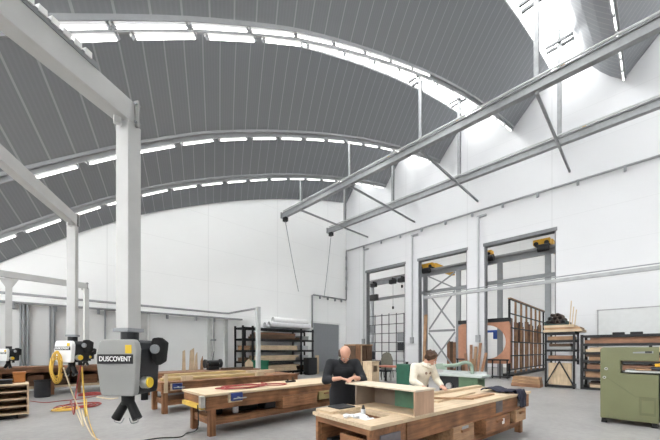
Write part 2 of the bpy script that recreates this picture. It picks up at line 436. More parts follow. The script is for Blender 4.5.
# yellow warning lamps on the rails
for X, px in ((12.1, 563), (12.1, 457), (12.1, 388), (16.0, 584)):
    Z = X*439.1/(px-21); y = Z*(C-S*(px-330)/312)
    m = MB().cyl((X+.025, y, HB+.18), (X+.025, y, HB+.30), .07, .055)
    w = 'beside the top skylight bracket' if px == 563 else 'above the bright skylight strip' if px == 457 else 'before the grey roof' if px == 388 else 'on the shorter rail, before the bare white wall'
    tag(m.build('warning_lamp', M_craneyellow, None, loc=(X, y, HB+.18)), 'small yellow lamp on a hoist rail, '+w, 'lamp', 'yellow lamps on hoist rails')

# wall-hung conduit, door outline, low boom
def conduit(pts, r, clips, label, loc, group=None, nrm=(-1, 0, 0)):
    t = thing('conduit', label, 'conduit', loc, group)
    MB().tube(pts, r, 8, 1).build('pipe', M_galv, t, smooth=True)
    for c in clips:
        c = Vector(c); MB().box(c-Vector((.05, .05, .22)), c+Vector((.05, .05, .04))).build('clip', M_midgrey, t)
    return t
xc = XW-.12
conduit([(xc, -4, 9.5), (xc, 16.75, 9.5), (xc, 16.78, 9.45), (xc, 16.78, 5.62), (xc-.05, 16.78, 5.58), (14.95, 16.80, 5.58), (14.85, 16.80, 5.5), (14.85, 16.80, 3.2)], .055,
        [(xc, y, 9.5) for y in (-1, .6, 2.2, 3.8, 5.4, 7, 8.6, 10.2, 11.8, 13.4, 15)]+[(xc, 16.78, z) for z in (9, 8.2, 7.4, 6.6)]+[(x, 16.80, 5.58) for x in (15.6, 16.4, 17.2, 17.9)],
        'long grey wall pipe climbing over the three tall doorways and round the corner', (xc, 6, 9.5))
for px, y0, w in ((363.6, 250, 'beside the doorway with the steel grid'), (412, 236, 'on the pier beside the cross-braced doorway'), (478, 217, 'on the pier with the leaning offcuts')):
    p = at(px, y0, X=XW-.07)
    t = thing('drop_conduit', 'vertical grey pipe with a small switch box '+w, 'conduit', (p.x, p.y, 2.3))
    MB().cyl((p.x, p.y, 2.4), (p.x, p.y, p.z), .06).build('pipe', M_alu, t)
    MB().box((p.x-.1, p.y-.12, 2.05), (p.x+.06, p.y+.12, 2.45)).build('switch_box', M_galv, t, .02)
    MB().box((p.x-.04, p.y-.45, p.z-.06), (p.x+.04, p.y+.06, p.z+.06)).build('bracket', M_galv, t)
d = MB(); ya, yb, zt = 1.5, -3.2, 3.39
for p, q in (((XW-.03, ya, 0), (XW-.03, ya, zt)), ((XW-.03, yb, 0), (XW-.03, yb, zt)), ((XW-.03, ya+.04, zt), (XW-.03, yb-.04, zt))): d.bar(p, q, .05, .05)
do = structure(MB().box((XW-.03, yb, .0), (XW-.005, ya, zt)).build('door_1', mat('white_door_panel', (.56, .565, .56), .55, 0, .03)))
d.build('door_frame', mat('pale_grey_frame', (.33, .33, .33), .5), do)
gd = structure(MB().box((14.95, YW-.08, 0), (17.65, YW-.005, 3.56)).build('door_2', mat('grey_door_sheet', (.235, .245, .26), .55, 0, .04)))
MB().box((14.83, YW-.12, 0), (14.95, YW-.005, 3.68)).box((17.65, YW-.12, 0), (17.77, YW-.005, 3.68)).box((14.83, YW-.12, 3.56), (17.77, YW-.005, 3.68)).build('door_frame', M_white, gd)
t = thing('jib_crane', 'slim grey jib boom reaching level across the doorways from beyond the machine', 'crane', (12.8, -3, 0))
MB().box((12.74, -3, 3.90), (12.86, 6.95, 3.98)).box((12.76, -3, 3.87), (12.84, 6.95, 3.90)).build('boom', mat('satin_grey_steel', (.34, .345, .35), .45), t)
MB().cyl((12.8, -3, 4.05), (12.8, 6.9, 4.05), .018).build('cable', M_midgrey, t)
MB().cyl((12.8, -3, 0), (12.8, -3, 4.2), .13).build('mast', M_galv, t)

# cable tray on the gable wall, drop pipes, barrier frame
t = thing('cable_tray', 'long grey cable tray along the gable wall behind the dust units', 'cable tray', (2, YW-.12, 3.4))
MB().box((-2.3, YW-.2, 3.36), (9.3, YW-.04, 3.44)).build('tray', M_galv, t)
for x in (-.2, 1, 2.4, 3.9, 5.2, 6.6, 7.6): MB().box((x-.04, YW-.2, 3.16), (x+.04, YW-.04, 3.36)).build('bracket', M_midgrey, t)
for pxs, w in (((20.5, 24, 28), 'set of three between boom posts'), ((50, 54), 'pair by the white dust unit'), ((105,), 'just above the large dust unit')):
    for px in pxs:
        p = at(px, 330, Y=YW-.10); m = MB().cyl((p.x, YW-.1, 0.02), (p.x, YW-.1, 3.36), .035)
        tag(m.build('drop_pipe', M_midgrey, None, loc=(p.x, YW-.1, 0)), 'thin grey drop pipe on the gable wall, '+w, 'pipe', 'drop pipes on the gable wall, '+w)
for px, wd, w in ((144, .5, 'just past the large dust unit'), (211, .4, 'beside the black bench grinder'), (226, .2, 'next to the black rack')):
    p = at(px, 330, Y=YW-.1); m = MB().box((p.x-wd/2, YW-.14, 0), (p.x-wd/2+.12, YW-.035, 3.35))
    m.box((p.x+wd/2-.12, YW-.14, 0), (p.x+wd/2, YW-.035, 3.35)).box((p.x-wd/2+.12, YW-.07, 0), (p.x+wd/2-.12, YW-.04, 3.35))
    tag(m.build('wall_post', M_paintgrey, None, loc=(p.x, YW-.1, 0)), 'pale grey steel post against the gable wall, '+w, 'post', 'posts on the gable wall')
t = thing('barrier_pipe', 'grey pipe frame running along the gable wall then out to a floor post', 'pipe', (8.1, 13, 0))
xe = at(258, 308, Y=13).x
MB().tube([(XL+.2, YW-.35, 3.72), (8.0, YW-.35, 3.66), (8.3, YW-.45, 3.66), (xe, 13.05, 3.6)], .05, 8, 1).build('rail', M_galv, t, smooth=True)
MB().box((xe-.09, 12.9, 0), (xe+.09, 13.08, 3.66)).build('post', M_alu, t, .01)
p = at(213, 310, Y=YW-.2)
t = thing('pull_switch', 'grey hanging pull switch on the gable wall above the black grinder', 'switch', (p.x, YW-.25, 1.9))
MB().cyl((p.x, YW-.25, 2.2), (p.x, YW-.25, 3.36), .025).build('cord', M_midgrey, t); MB().box((p.x-.14, YW-.3, 2.1), (p.x+.14, YW-.2, 2.2)).build('handle', M_midgrey, t)

# ================================================================== DUST EXTRACTION BOOMS AND UNITS
HBOOM = 3.95
def boom(elbow, pivot, z_end, size, label, chain=False, mid=None):
    e, pv = Vector((*elbow, HBOOM)), Vector((*pivot, HBOOM)); d = (e-pv).normalized(); ang = math.atan2(d.y, d.x)
    t = thing('extraction_boom', label, 'extraction boom', (pv.x, pv.y, 0))
    tip = e+d*(size*.02)
    MB().bar(pv, tip, size, size*1.4).build('arm', M_paintgrey, t, .006)
    MB().cyl((pv.x, pv.y, 0), (pv.x, pv.y, 4.08), .14, n=20).build('mast', M_paintgrey, t, smooth=False)
    pp = MB(); pp.box((e.x-size/2, e.y-size/2, z_end), (e.x+size/2, e.y+size/2, HBOOM-size*.7), ang); pp.build('drop_post', M_paintgrey, t, .006)
    pl = MB(); r = Vector((-d.y, d.x, 0))
    pl.bar(tip, tip+d*.02, size*1.5, size*1.75); po = pl.build('flange', M_shell, t, .004)
    for sx in (-1, 1):
        for sz in (-1, 1):
            b = tip+d*.01+r*(sx*size*.63)+Vector((0, 0, sz*size*.6)); MB().cyl(b-d*.03, b+d*.03, .014, n=8).build('bolt', M_midgrey, po)
    q = e-d*(size*.5+.05)+Vector((0, 0, -size*.7-.04)); MB().box((q.x-.03, q.y-.02, q.z-.03), (q.x+.03, q.y+.02, q.z+.04)).build('lug', M_paintgrey, t)
    cp = MB().box((e.x-size*.62, e.y-size*.62, z_end-.02), (e.x+size*.62, e.y+size*.62, z_end+.015), ang); cp.build('end_flange', M_midgrey, t)
    if chain:
        L = (e-pv).length; u = Vector((0, 0, 1)); base = pv+u*(size*.7+.045)-r*(size*.40)
        k = .3; cc = MB(); cc.bar(base+d*.2-u*.022, base+d*(L*.84)-u*.022, size*.3, .05); co = cc.build('cable_chain', M_midgrey, t)
        while k < L*.82:
            MB().bar(base+d*k+u*.012-r*.012, base+d*(k+.055)+u*.012-r*.012, size*.3, .05).build('chain_link', M_white, co); k += .085
    return t
boom((.765, 3.635), (-1.3, 2.38), 1.80, .150, 'big pale grey boom overhead whose square post carries the large dust unit', chain=True)
boom((.66, 7.25), (-1.28, 3.2), 1.86, .13, 'pale grey boom whose post carries the white unit with yellow hoses')
boom((1.70, 14.45), (-1.35, 13.7), 1.74, .14, 'low distant pale boom with a bent end post along the gable wall')
p3 = Vector((-.27, 13.97, 0))
m = MB().box((p3.x-.075, p3.y-.075, 1.72), (p3.x+.075, p3.y+.075, HBOOM-.12)); m.prism([(p3.x-.22, p3.y-.02, HBOOM-.125), (p3.x+.22, p3.y-.02, HBOOM-.125), (p3.x+.06, p3.y-.02, HBOOM-.42), (p3.x-.06, p3.y-.02, HBOOM-.42)], (0, .04, 0))
tag(m.build('drop_post', M_paintgrey, None, loc=(p3.x, p3.y, 1.72)), 'white post with gusset plates hanging from the low distant boom', 'post')

def dust_unit(loc, rz, H, label, text_size, shellmat, neck):
    """cabinet hung under a boom post; local x to its flank, -y its front, z=0 its top"""
    t = thing('dust_unit', label, 'dust extraction unit', loc)
    t.rotation_euler = (0, 0, rz)
    k = H/.57
    P = [(-.155, 0), (-.185, -.03), (-.22, -.17), (-.17, -H+.03), (-.15, -H), (.175, -H), (.19, -H+.03), (.215, -.09), (.20, -.03), (.175, 0)]
    L = lambda: None
    MB().prism([(x, -.20, z) for x, z in P], (0, .08, 0)).build('cover', shellmat, t, .012, local=True)
    Q = [(x*.97, z*.99-.003) for x, z in P]
    hs = MB().prism([(x, -.118, z) for x, z in Q], (0, .32, 0)).build('housing', M_dark, t, .012, local=True)
    MB().cyl((0, 0, -.01), (0, 0, neck), .085, n=20).build('neck', M_dark, t, local=True)
    sg = MB().box((-.195, -.206, -.245*k), (.18, -.201, -.15*k)).build('sign', M_sign, t, local=True)
    cu = bpy.data.curves.new('lettering', 'FONT'); cu.body = 'DUSCOVENT'; cu.size = text_size; cu.extrude = .001; cu.align_x = 'CENTER'; cu.align_y = 'CENTER'
    cu.offset = .0018
    tmp = bpy.data.objects.new('lettering', cu); COL.objects.link(tmp)
    me = bpy.data.meshes.new_from_object(tmp.evaluated_get(bpy.context.evaluated_depsgraph_get())); bpy.data.objects.remove(tmp)
    xs = [v.co.x for v in me.vertices]; f = .335/(max(xs)-min(xs))
    me.transform(Matrix.Translation((-.007, -.2085, -.1975*k)) @ Matrix.Rotation(math.pi/2, 4, 'X') @ Matrix.Diagonal((f, f*1.12, 1, 1)))
    lo = bpy.data.objects.new('lettering', me); COL.objects.link(lo); me.materials.clear(); me.materials.append(M_letter); lo.parent = sg
    MB().box((.10, -.206, -.14*k), (.165, -.201, -.055*k)).build('sticker', M_yellow, t, local=True)
    # handle lugs on both flanks
    R = [(.215, .05, -.03), (.245, .02, .02), (.30, .06, .03), (.325, .14, -.02), (.30, .14, -.22), (.26, .08, -.26), (.21, .06, -.20)]
    MB().prism([(x, y-.02, z) for x, y, z in R], (0, .07, 0)).build('lug', M_black, t, .012, local=True)
    MB().cyl((.27, -.035+.03, -.09), (.27, .03, -.09), .045, n=16).build('lug_disc', M_midgrey, t, local=True)
    MB().prism([(-.21, 0, -.12), (-.27, 0, -.02), (-.29, 0, -.05), (-.235, 0, -.2)], (0, .06, 0)).build('lug', M_black, t, .008, local=True)
    kb = MB().cyl((.18, -.06, -H*.78), (.255, -.06, -H*.78), .058, n=20).build('valve', M_silver, t, local=True)
    MB().cyl((.255, -.06, -H*.78), (.272, -.06, -H*.78), .05, n=20).build('valve_cap', M_yellow, kb, local=True)
    # hose outlets
    MB().cyl((-.02, 0, -H+.01), (-.02, 0, -H-.11), .062, n=18).build('outlet', M_black, t, local=True)
    MB().cyl((.13, .05, -H+.01), (.13, .05, -H-.07), .035, n=14).build('outlet', M_black, t, local=True)
    for sx in (-1, 1):
        a = (-.02+sx*.02, 0, -H-.08); b = (-.02+sx*.12, -.02, -H-.25)
        st = MB().cyl(a, b, .042, .048, n=16).build('hose_stub', M_black, t, local=True)
        MB().tube([b, (b[0]+.01*sx, -.03, -H-.275), (b[0]-.06*sx, -.03, -H-.29), (-.02+.03*sx, -.02, -H-.24)], .006, 6).build('hook', M_midgrey, st, local=True)
    return t
u1 = dust_unit((.775, 3.63, 1.70), -.84, .535, 'large pale grey dust unit with black sign hanging from the big overhead boom', .09, M_shell, .076); u1.scale = (.93, .93, 1)
u2 = dust_unit((.66, 7.25, 1.76), -.95, .44, 'white dust unit with dark sign and yellow hoses hanging at its side', .075, M_whiteshell, .088); u2.scale = (.86, .86, .86)
dup(u2, (p3.x, p3.y, 1.64), 'small white dust unit hanging above the plywood shelf cabinet', rz=-.95)
dup(u2, (1.70, 14.45, 1.64), 'small dust unit on the bent boom end, mostly hidden behind the white unit', rz=-.9)

# hoses and cords around the units
def hose(pts, r, m, label, cat='hose', sub=5, group=None, name='hose'):
    c = sum((Vector(p) for p in pts), Vector())/len(pts); c.z = min(Vector(p).z for p in pts)
    return tag(MB().tube(pts, r, 8, sub).build(name, m, None, smooth=True, loc=c), label, cat, group)
ub = Vector((.44, 7.22, 0))
loop = []
for i in range(92):
    a = i/92*2*math.pi*6.0; rr = .06+.03*math.sin(i*.37)
    loop.append((ub.x+rr*math.cos(a), ub.y-.12+.02*math.sin(a*1.7)+.09*(i/92), 1.30+(.21+.07*math.sin(i*.23))*math.sin(a)))
hose(loop, .011, M_yhose, 'loops of yellow hose hanging beside the white dust unit', sub=3)
fp = lambda px, py, z=.012: at(px, py, h=z)
hose([(.78, 7.15, 1.30), (.80, 7.12, .9), (.83, 7.10, .4), fp(86.5, 400, .2), fp(84, 404)], .012, M_yhose, 'yellow hose dropping straight from the white dust unit to the floor')
hose([(.76, 7.1, 1.32), (.72, 7.3, .9), (.70, 7.5, .4), fp(71, 400, .1), fp(70, 404)], .012, M_rhose, 'dark red hose dropping from the white dust unit to the floor coil')
hose([(.52, 7.05, 1.30), (.62, 7.0, .9), (.72, 6.95, .55), (.78, 7.0, .25), fp(75, 408.5)], .010, M_cream, 'cream cable slanting from the white dust unit to the floor')
def coil(px, py, rx, n, r, m, label, seed):
    rnd = random.Random(seed); c = at(px, py, h=0); pts = []
    for i in range(n*12):
        a = i/12*2*math.pi; k = rx*(1-.5*i/(n*12))*(1+.12*rnd.uniform(-1, 1))
        pts.append((c.x+k*math.cos(a)*1.0, c.y+k*math.sin(a)*1.0, r+.004+r*1.6*(i/(n*12))*1.6))
    return hose(pts, r, m, label, sub=3)
coil(79, 406.5, .55, 4, .015, M_rhose, 'coil of dark red hose lying on the concrete floor in front of the white unit', 1)
coil(67, 410, .32, 3, .016, M_yhose, 'small coil of yellow hose lying beside the larger red coil', 2)
coil(91, 395, .42, 3, .02, M_rhose, 'flat dark red hose coil lying further back behind the large dust unit', 3)
hose([fp(82, 410), fp(84, 418), fp(88, 428), fp(93, 436), fp(103, 442), fp(120, 452)], .012, M_cream, 'cream cable snaking over the floor below the large dust unit', 'cable')
hose([fp(86, 398), fp(87, 410), fp(90, 424), fp(97, 440), fp(110, 456)], .008, M_yhose, 'thin yellow cord running over the floor beside the cream cable', 'cable')
hose([fp(30, 401), fp(45, 402.5), fp(60, 401), fp(80, 399), fp(97, 396)], .012, M_rhose, 'thin dark red hose running over the floor behind the red coil')
hose([fp(97, 397), fp(110, 399), fp(118, 398)], .025, M_cream, 'short pale pipe lying on the floor behind the large dust unit', 'pipe')
hose([(2.24, 5.62, .62), (2.24, 5.62, .2), fp(187, 433), fp(180, 437), fp(160, 438), fp(140, 441)], .012, M_black, 'black cord trailing from the workbench with the red hose across the floor', 'cable')

# ================================================================== WORKBENCHES
def bench(x0, x1, y0, y1, h, label, topmat, ap=.25, ov=.03, legs=None, shelf=True):
    t = thing('workbench', label, 'workbench', ((x0+x1)/2, (y0+y1)/2, 0))
    MB().box((x0-ov, y0-ov, h-.045), (x1+ov, y1+ov, h)).build('top', topmat, t, .006)
    for y in (y0, y1-.06): MB().box((x0, y, h-.045-ap), (x1, y+.06, h-.046)).build('apron', W_bench(), t, .005)
    for x in (x0, x1-.05): MB().box((x, y0+.06, h-.045-ap*.8), (x+.05, y1-.06, h-.046)).build('end_board', W_bench('y'), t, .004)
    for x in (legs or (x0+.12, x0*.5+x1*.5-.05, x1-.24)):
        for y in (y0+.07, y1-.19): MB().box((x, y, 0), (x+.12, y+.12, h-.05-ap*.2)).build('leg', W_bench('z'), t, .005)
    if shelf:
        for y in (y0+.08, y1-.16): MB().box((x0+.12, y, .20), (x1-.12, y+.08, .31)).build('stretcher', W_bench(), t, .005)
        MB().box((x0+.14, y0+.10, .31), (x1-.14, y1-.10, .335)).build('shelf', W_bench(), t)
        MB().box((x0+.14, y0+.19, .20), (x0+.22, y1-.19, .30)).build('stretcher', W_bench('y'), t, .005)
    return t
def drawer(t, lo, hi, m, knob=True, label=None, rail=False):
    d = MB().box(lo, hi).build('drawer', m, t, .008)
    if label: d['label'] = label
    cx, cz = (lo[0]+hi[0])/2, lo[2]+(hi[2]-lo[2])*.72
    MB().box((cx-.10, lo[1]-.03, cz-.018), (cx+.10, lo[1]+.002, cz+.018)).build('handle', W_bench2(), d, .006)
    return d
def vise(t, x, y, z, m):
    v = MB().box((x-.115, y-.09, z-.15), (x+.115, y-.03, z+.0)).build('vise', m, t, .012)
    MB().cyl((x, y-.09, z-.09), (x, y-.2, z-.09), .018).build('screw', M_midgrey, v)
    MB().cyl((x-.13, y-.19, z-.09), (x+.13, y-.19, z-.09), .012).build('handle', M_midgrey, v)
    MB().box((x-.15, y-.03, z-.18), (x+.135, y-.001, z+.01)).build('backing', W_pale(), v)

# bench 2 : red hose on top
b2 = bench(2.36, 7.0, 5.55, 6.62, .80, 'brown workbench with pale top carrying the red hose and blue vise', W_top(), .25, legs=(2.46, 6.76))
vise(b2, 2.93, 5.55, .785, M_blue)
drawer(b2, (4.02, 5.50, .34), (5.02, 6.4, .60), W_bench2())
drawer(b2, (5.10, 5.52, .40), (5.62, 6.4, .60), mat('khaki_board', (.30, .24, .10), .6, 0, .2), label='khaki drawer front')
MB().box((2.30, 5.62, .52), (2.40, 6.55, .60)).build('end_rail', mat('yellow_painted_rail', (.55, .36, .06), .6, 0, .15), b2)
MB().box((2.27, 5.53, .56), (2.345, 5.66, .77)).build('clamp', M_silver, b2, .01)
coilpts = []
rnd = random.Random(5)
for i in range(60):
    a = i/12*2*math.pi
    coilpts.append((3.35+.50*math.cos(a)*(1+.25*rnd.uniform(-1, 1)), 6.02+.26*math.sin(a)*(1+.25*rnd.uniform(-1, 1)), .815+.0004*i))
hose(coilpts, .010, M_rhose, 'tangled red hose lying on the pale workbench top behind the vise', sub=3)
hose([(3.9, 6.0, .815), (4.15, 5.75, .815), (4.4, 5.9, .815), (4.2, 6.2, .815), (3.85, 6.1, .86)], .012, M_rhose, 'loose end of red hose beside the tangle on the workbench')
for i, (x, y, lx, ly, hh, mt, nm, lab) in enumerate((
        (2.72, 6.0, .22, .3, .28, M_black, 'tool_bag', 'small black tool bag on the shelf under the workbench with the blue vise'),
        (3.42, 6.0, .40, .3, .24, M_black, 'tool_case', 'wide black tool case on the shelf under the workbench, beside the white bottle'),
        (3.83, 5.85, .27, .34, .27, M_dark, 'tool_box', 'dark grey tool box on the workbench shelf beside the brown drawer'))):
    m = thing(nm, lab, nm.replace('_', ' '), (x, y, .336))
    MB().box((x-lx/2, y-ly/2, .337), (x+lx/2, y+ly/2, .337+hh*.75)).build('body', mt, m, .03)
    MB().box((x-lx/2+.02, y-ly/2+.02, .337+hh*.75), (x+lx/2-.02, y+ly/2-.02, .337+hh*.9)).build('lid', mt, m, .02)
    MB().tube([(x-lx*.25, y, .337+hh*.88), (x-lx*.2, y, .337+hh*1.02), (x+lx*.2, y, .337+hh*1.02), (x+lx*.25, y, .337+hh*.88)], .012, 8, 3).build('handle', M_blacksteel, m)
m = thing('bottle', 'white plastic bottle standing on the workbench shelf below the blue vise', 'bottle', (3.07, 5.80, .336))
MB().cyl((3.07, 5.80, .337), (3.07, 5.80, .53), .055, n=18).cyl((3.07, 5.80, .53), (3.07, 5.80, .575), .055, .022, 18).build('body', M_paper, m, smooth=False)
MB().cyl((3.07, 5.80, .575), (3.07, 5.80, .61), .024, n=14).build('cap', M_midgrey, m)
m = thing('hand_plane', 'small dark hand plane on the pale workbench top past the red hose', 'hand plane', (4.75, 6.2, .80))
MB().box((4.62, 6.16, .801), (4.90, 6.23, .84)).build('body', M_blacksteel, m, .006); MB().cyl((4.67, 6.195, .84), (4.67, 6.195, .89), .022, n=12).build('knob', W_dark('z'), m); MB().prism([(4.8, 6.18, .84), (4.87, 6.18, .84), (4.85, 6.18, .92), (4.81, 6.18, .92)], (0, .03, 0)).build('handle', W_dark('z'), m)
m = MB().box((6.35, 6.0, .801), (6.95, 6.35, .835)); tag(m.build('board', W_tan(), None, .004, loc=(6.6, 6.2, .801)), 'short tan board lying at the workbench end beside the man in black', 'board')
t = thing('wooden_box', 'low open tan box on the workbench end behind the man in black', 'box', (6.72, 5.75, .80))
lo, hi = (6.45, 5.58, .801), (6.98, 5.92, .93)
MB().box(lo, (hi[0], hi[1], .82)).build('base', W_tan(), t)
for a, b in (((lo[0], lo[1], .82), (hi[0], lo[1]+.02, hi[2])), ((lo[0], hi[1]-.02, .82), (hi[0], hi[1], hi[2])), ((lo[0], lo[1]+.02, .82), (lo[0]+.02, hi[1]-.02, hi[2])), ((hi[0]-.02, lo[1]+.02, .82), (hi[0], hi[1]-.02, hi[2]))): MB().box(a, b).build('side', W_tan(), t)

# bench 3 : timber stacked on top
b3 = bench(2.45, 6.72, 8.35, 9.45, .80, 'long brown workbench with a deep front beam, behind the one with the red hose', W_bench(), .24, legs=(2.5, 4.2, 6.5))
vise(b3, 2.80, 8.35, .76, M_blue)
MB().box((2.50, 8.30, .54), (2.58, 8.345, 1.0)).build('end_clamp', W_pale('z'), b3)
drawer(b3, (3.5, 8.33, .30), (4.5, 9.2, .5), W_dark())
for i, (x0, x1, y, z, hh) in enumerate(((2.55, 5.4, 8.75, .801, .07), (2.7, 5.2, 9.05, .801, .09), (2.75, 5.1, 9.07, .892, .06), (4.9, 6.3, 9.2, .801, .12))):
    m = MB().box((x0, y-.10, z), (x1, y+.10, z+hh))
    tag(m.build('timber_plank', (mat('straw_board_x', (.45, .33, .15), .65, 0, .15, 2, (1, 14, 14)), W_pale())[i % 2], None, .004, loc=((x0+x1)/2, y, z)),
        ('long straw-coloured plank lying at the front of the rear workbench top', 'long pale plank lying along the middle of the rear workbench top', 'straw-coloured plank on top of the pale one, rear workbench', 'short thick pale plank at the far end of the rear workbench')[i], 'plank', 'planks on the rear workbench')
for i, (x, lab) in enumerate(((2.95, 'short pale block standing on the rear workbench by the vise'), (5.15, 'short pale block with holes standing further along the rear workbench'))):
    m = MB().box((x, 8.40, .801), (x+.28, 8.5, .93)); tag(m.build('wood_block', W_pale('z'), None, .01, loc=(x+.1, 8.45, .801)), lab, 'block', 'blocks on the rear workbench')
# rear trestle with uprights behind bench 3
b3b = bench(3.0, 7.2, 11.5, 12.5, .82, 'plain brown workbench against which pale offcuts stand, before the gable wall', W_red(), .18)
for i, (px, y0, wd, mt, lab) in enumerate(((184, 350, .13, W_pale, 'pale narrow offcut standing alone on the far workbench'), (192, 348, .22, W_pale, 'wide pale offcut, tallest on the far workbench'),
        (196.5, 352, .11, W_pale, 'pale offcut standing behind the tallest one'), (202, 356, .12, W_tan, 'tan offcut standing beside the black grinder'))):
    p = at(px, y0, Y=12.1+.06*i); m = MB().prism([(p.x-wd/2, p.y, .821), (p.x+wd/2, p.y, .821), (p.x+wd*.45, p.y+.05, p.z), (p.x-wd*.2, p.y+.05, p.z-.05*(i+1))], (0, .03, 0))
    tag(m.build('offcut', mt('z'), None, loc=(p.x, p.y, .821)), lab, 'offcut', 'offcuts standing on the far workbench')
p = at(214, 362, Y=11.8)
t = thing('bench_grinder', 'black bench grinder with two wheels on the far workbench', 'grinder', (p.x, 11.9, .82))
MB().cyl((p.x-.20, 11.9, 1.07), (p.x+.20, 11.9, 1.07), .13, n=18).build('motor', M_blacksteel, t); MB().box((p.x-.2, 11.75, .821), (p.x+.2, 12.05, .95)).build('base', M_black, t, .02)
for s in (-1, 1): MB().cyl((p.x+s*.27, 11.9, 1.07), (p.x+s*.33, 11.9, 1.07), .17, n=22).build('wheel', M_dark, t); MB().cyl((p.x+s*.20, 11.9, 1.07), (p.x+s*.28, 11.9, 1.07), .03).build('shaft', M_silver, t)
MB().cyl((p.x, 11.9, 1.2), (p.x+.05, 11.9, 1.55), .012).build('lamp_arm', M_blacksteel, t)
m = MB().box((5.6, 11.52, .821), (6.9, 11.8, .90)); tag(m.build('timber_plank', W_dark(), None, .004, loc=(6.2, 11.6, .821)), 'dark brown plank lying on the far workbench past the grinder', 'plank')

# bench 4 along the gable wall on the far side (timber bench)
t = thing('storage_bench', 'long low timber bench by the gable wall behind the white dust unit', 'bench', (1.2, 14.9, 0))
MB().box((-1.1, 14.85, .93), (2.9, 15.9, 1.02)).build('top', W_red(), t, .006)
MB().box((-1.1, 14.87, .82), (2.9, 14.93, .93)).build('apron', W_bench(), t)
MB().box((-1.1, 14.95, .25), (2.9, 15.9, .33)).build('shelf', W_pale(), t)
MB().box((-1.1, 15.80, .33), (2.9, 15.88, .93)).build('back', W_dark(), t)
for x in (-1.05, -.55, .0, .75, 1.5, 2.2, 2.75): MB().box((x, 14.92, 0), (x+.1, 15.02, .92)).build('post', W_bench('z'), t, .004)
for i, x in enumerate((-.9, -.4, .15, .9, 1.7)):
    m = MB().box((x, 15.08, .331), (x+.42, 15.7, .331+.28+.05*(i % 3)))
    tag(m.build('timber_block', (W_dark, W_bench, W_red)[i % 3](), None, .01, loc=(x+.27, 15, .331)), 'dark timber stack block on the low bench shelf by the gable wall', 'block', 'timber blocks on the low bench shelf')
m = MB().prism([(2.5, 15.2, 1.021), (2.85, 15.2, 1.021), (2.85, 15.2, 1.45), (2.68, 15.2, 1.62)], (0, .05, 0)); tag(m.build('offcut', W_red('z'), None, loc=(2.6, 14.9, 1.021)), 'red-brown angled offcut standing on the low bench by the gable wall', 'offcut')

# plywood shelf cabinet at the picture edge, with clutter
t = thing('shelf_cabinet', 'low pale plywood cabinet with stacked open shelves beneath the small dust unit', 'cabinet', (-.75, 10.6, 0))
x0, x1, y0, y1 = -1.6, .10, 10.25, 11.0
for z in (.10, .27, .44, .61, .77): MB().box((x0, y0, z), (x1, y1, z+.035)).build('shelf', W_pale(), t)
for x in (x0-.03, -.75, x1): MB().box((x, y0, .08), (x+.035, y1, .80)).build('side', W_pale('z'), t)
MB().box((x0, y1-.02, .1), (x1, y1, .8)).build('back', W_tan(), t); MB().box((x0+.15, y0+.1, 0), (x1-.15, y1-.05, .09)).build('plinth', M_black, t)
for i, (x, y, a, b, hh, mt, nm, lab) in enumerate(((-.42, 10.6, .55, .3, .10, M_dark, 'tool_tray', 'dark tool tray lying on the plywood cabinet'), (-.03, 10.80, .22, .2, .26, mat('rust_orange_plastic', (.42, .16, .04), .5), 'tub', 'rust orange tub on the plywood cabinet below the small dust unit'),
        (-.62, 10.8, .22, .2, .30, W_red(), 'wooden_box', 'red-brown wooden box on the plywood cabinet beside the orange tub'))):
    m = thing(nm, lab, nm.replace('_', ' '), (x, y, .806))
    MB().box((x-a/2, y-b/2, .806), (x+a/2, y+b/2, .806+hh*.8)).build('body', mt, m, .012); MB().box((x-a/2-.01, y-b/2-.01, .806+hh*.8), (x+a/2+.01, y+b/2+.01, .806+hh)).build('rim', mt, m, .006)
b = at(42.5, 397, h=0)
t = thing('waste_bin', 'round black waste bin on the floor beside the plywood cabinet', 'bin', b)
m = MB().ring((b.x, b.y, .02), (b.x, b.y, .56), .21, .19, 28); m.cyl((b.x, b.y, 0), (b.x, b.y, .03), .2, n=28); m.build('body', M_dark, t)
MB().ring((b.x, b.y, .54), (b.x, b.y, .585), .225, .19, 28).build('rim', M_black, t)

# ------------------------------------------------------------------ bench 1 (front) with end shelf and tool well
X0, X1, Y0, Y1, H1 = 2.61, 7.06, 1.60, 2.58, .80
ON1 = []; _tg = tag
t1 = thing('workbench', 'big brown workbench in front of both men, with drawers and a tool well', 'workbench', (4.8, 2.3, 0))
wx0, wx1, wy0, wy1 = 2.74, 3.16, 1.80, 2.28       # the well
tm = MB()
for a, b in (((X0-.03, Y0-.03), (wx0, Y1+.03)), ((wx1, Y0-.03), (X1+.03, Y1+.03)), ((wx0, Y0-.03), (wx1, wy0)), ((wx0, wy1), (wx1, Y1+.03))):
    tm.box((a[0], a[1], H1-.045), (b[0], b[1], H1))
tm.build('top', W_top(), t1)
MB().box((wx0-.02, wy0-.02, H1-.09), (wx1+.02, wy1+.02, H1-.07)).build('well_floor', W_dark(), t1)
wm = MB().box((wx0-.02, wy0-.02, H1-.07), (wx0, wy1+.02, H1-.046)).box((wx1, wy0-.02, H1-.07), (wx1+.02, wy1+.02, H1-.046)).box((wx0, wy0-.02, H1-.07), (wx1, wy0, H1-.046)).box((wx0, wy1, H1-.07), (wx1, wy1+.02, H1-.046))
wm.build('well_side', W_bench(), t1)
MB().box((X0+.62, Y0, H1-.295), (X1, Y0+.06, H1-.046)).build('apron', W_bench(), t1, .005)
MB().box((X0+.05, Y1-.06, H1-.295), (X1, Y1, H1-.046)).build('apron', W_bench(), t1, .005)
MB().box((X1-.05, Y0+.06, H1-.26), (X1, Y1-.06, H1-.046)).build('end_board', W_bench('y'), t1)
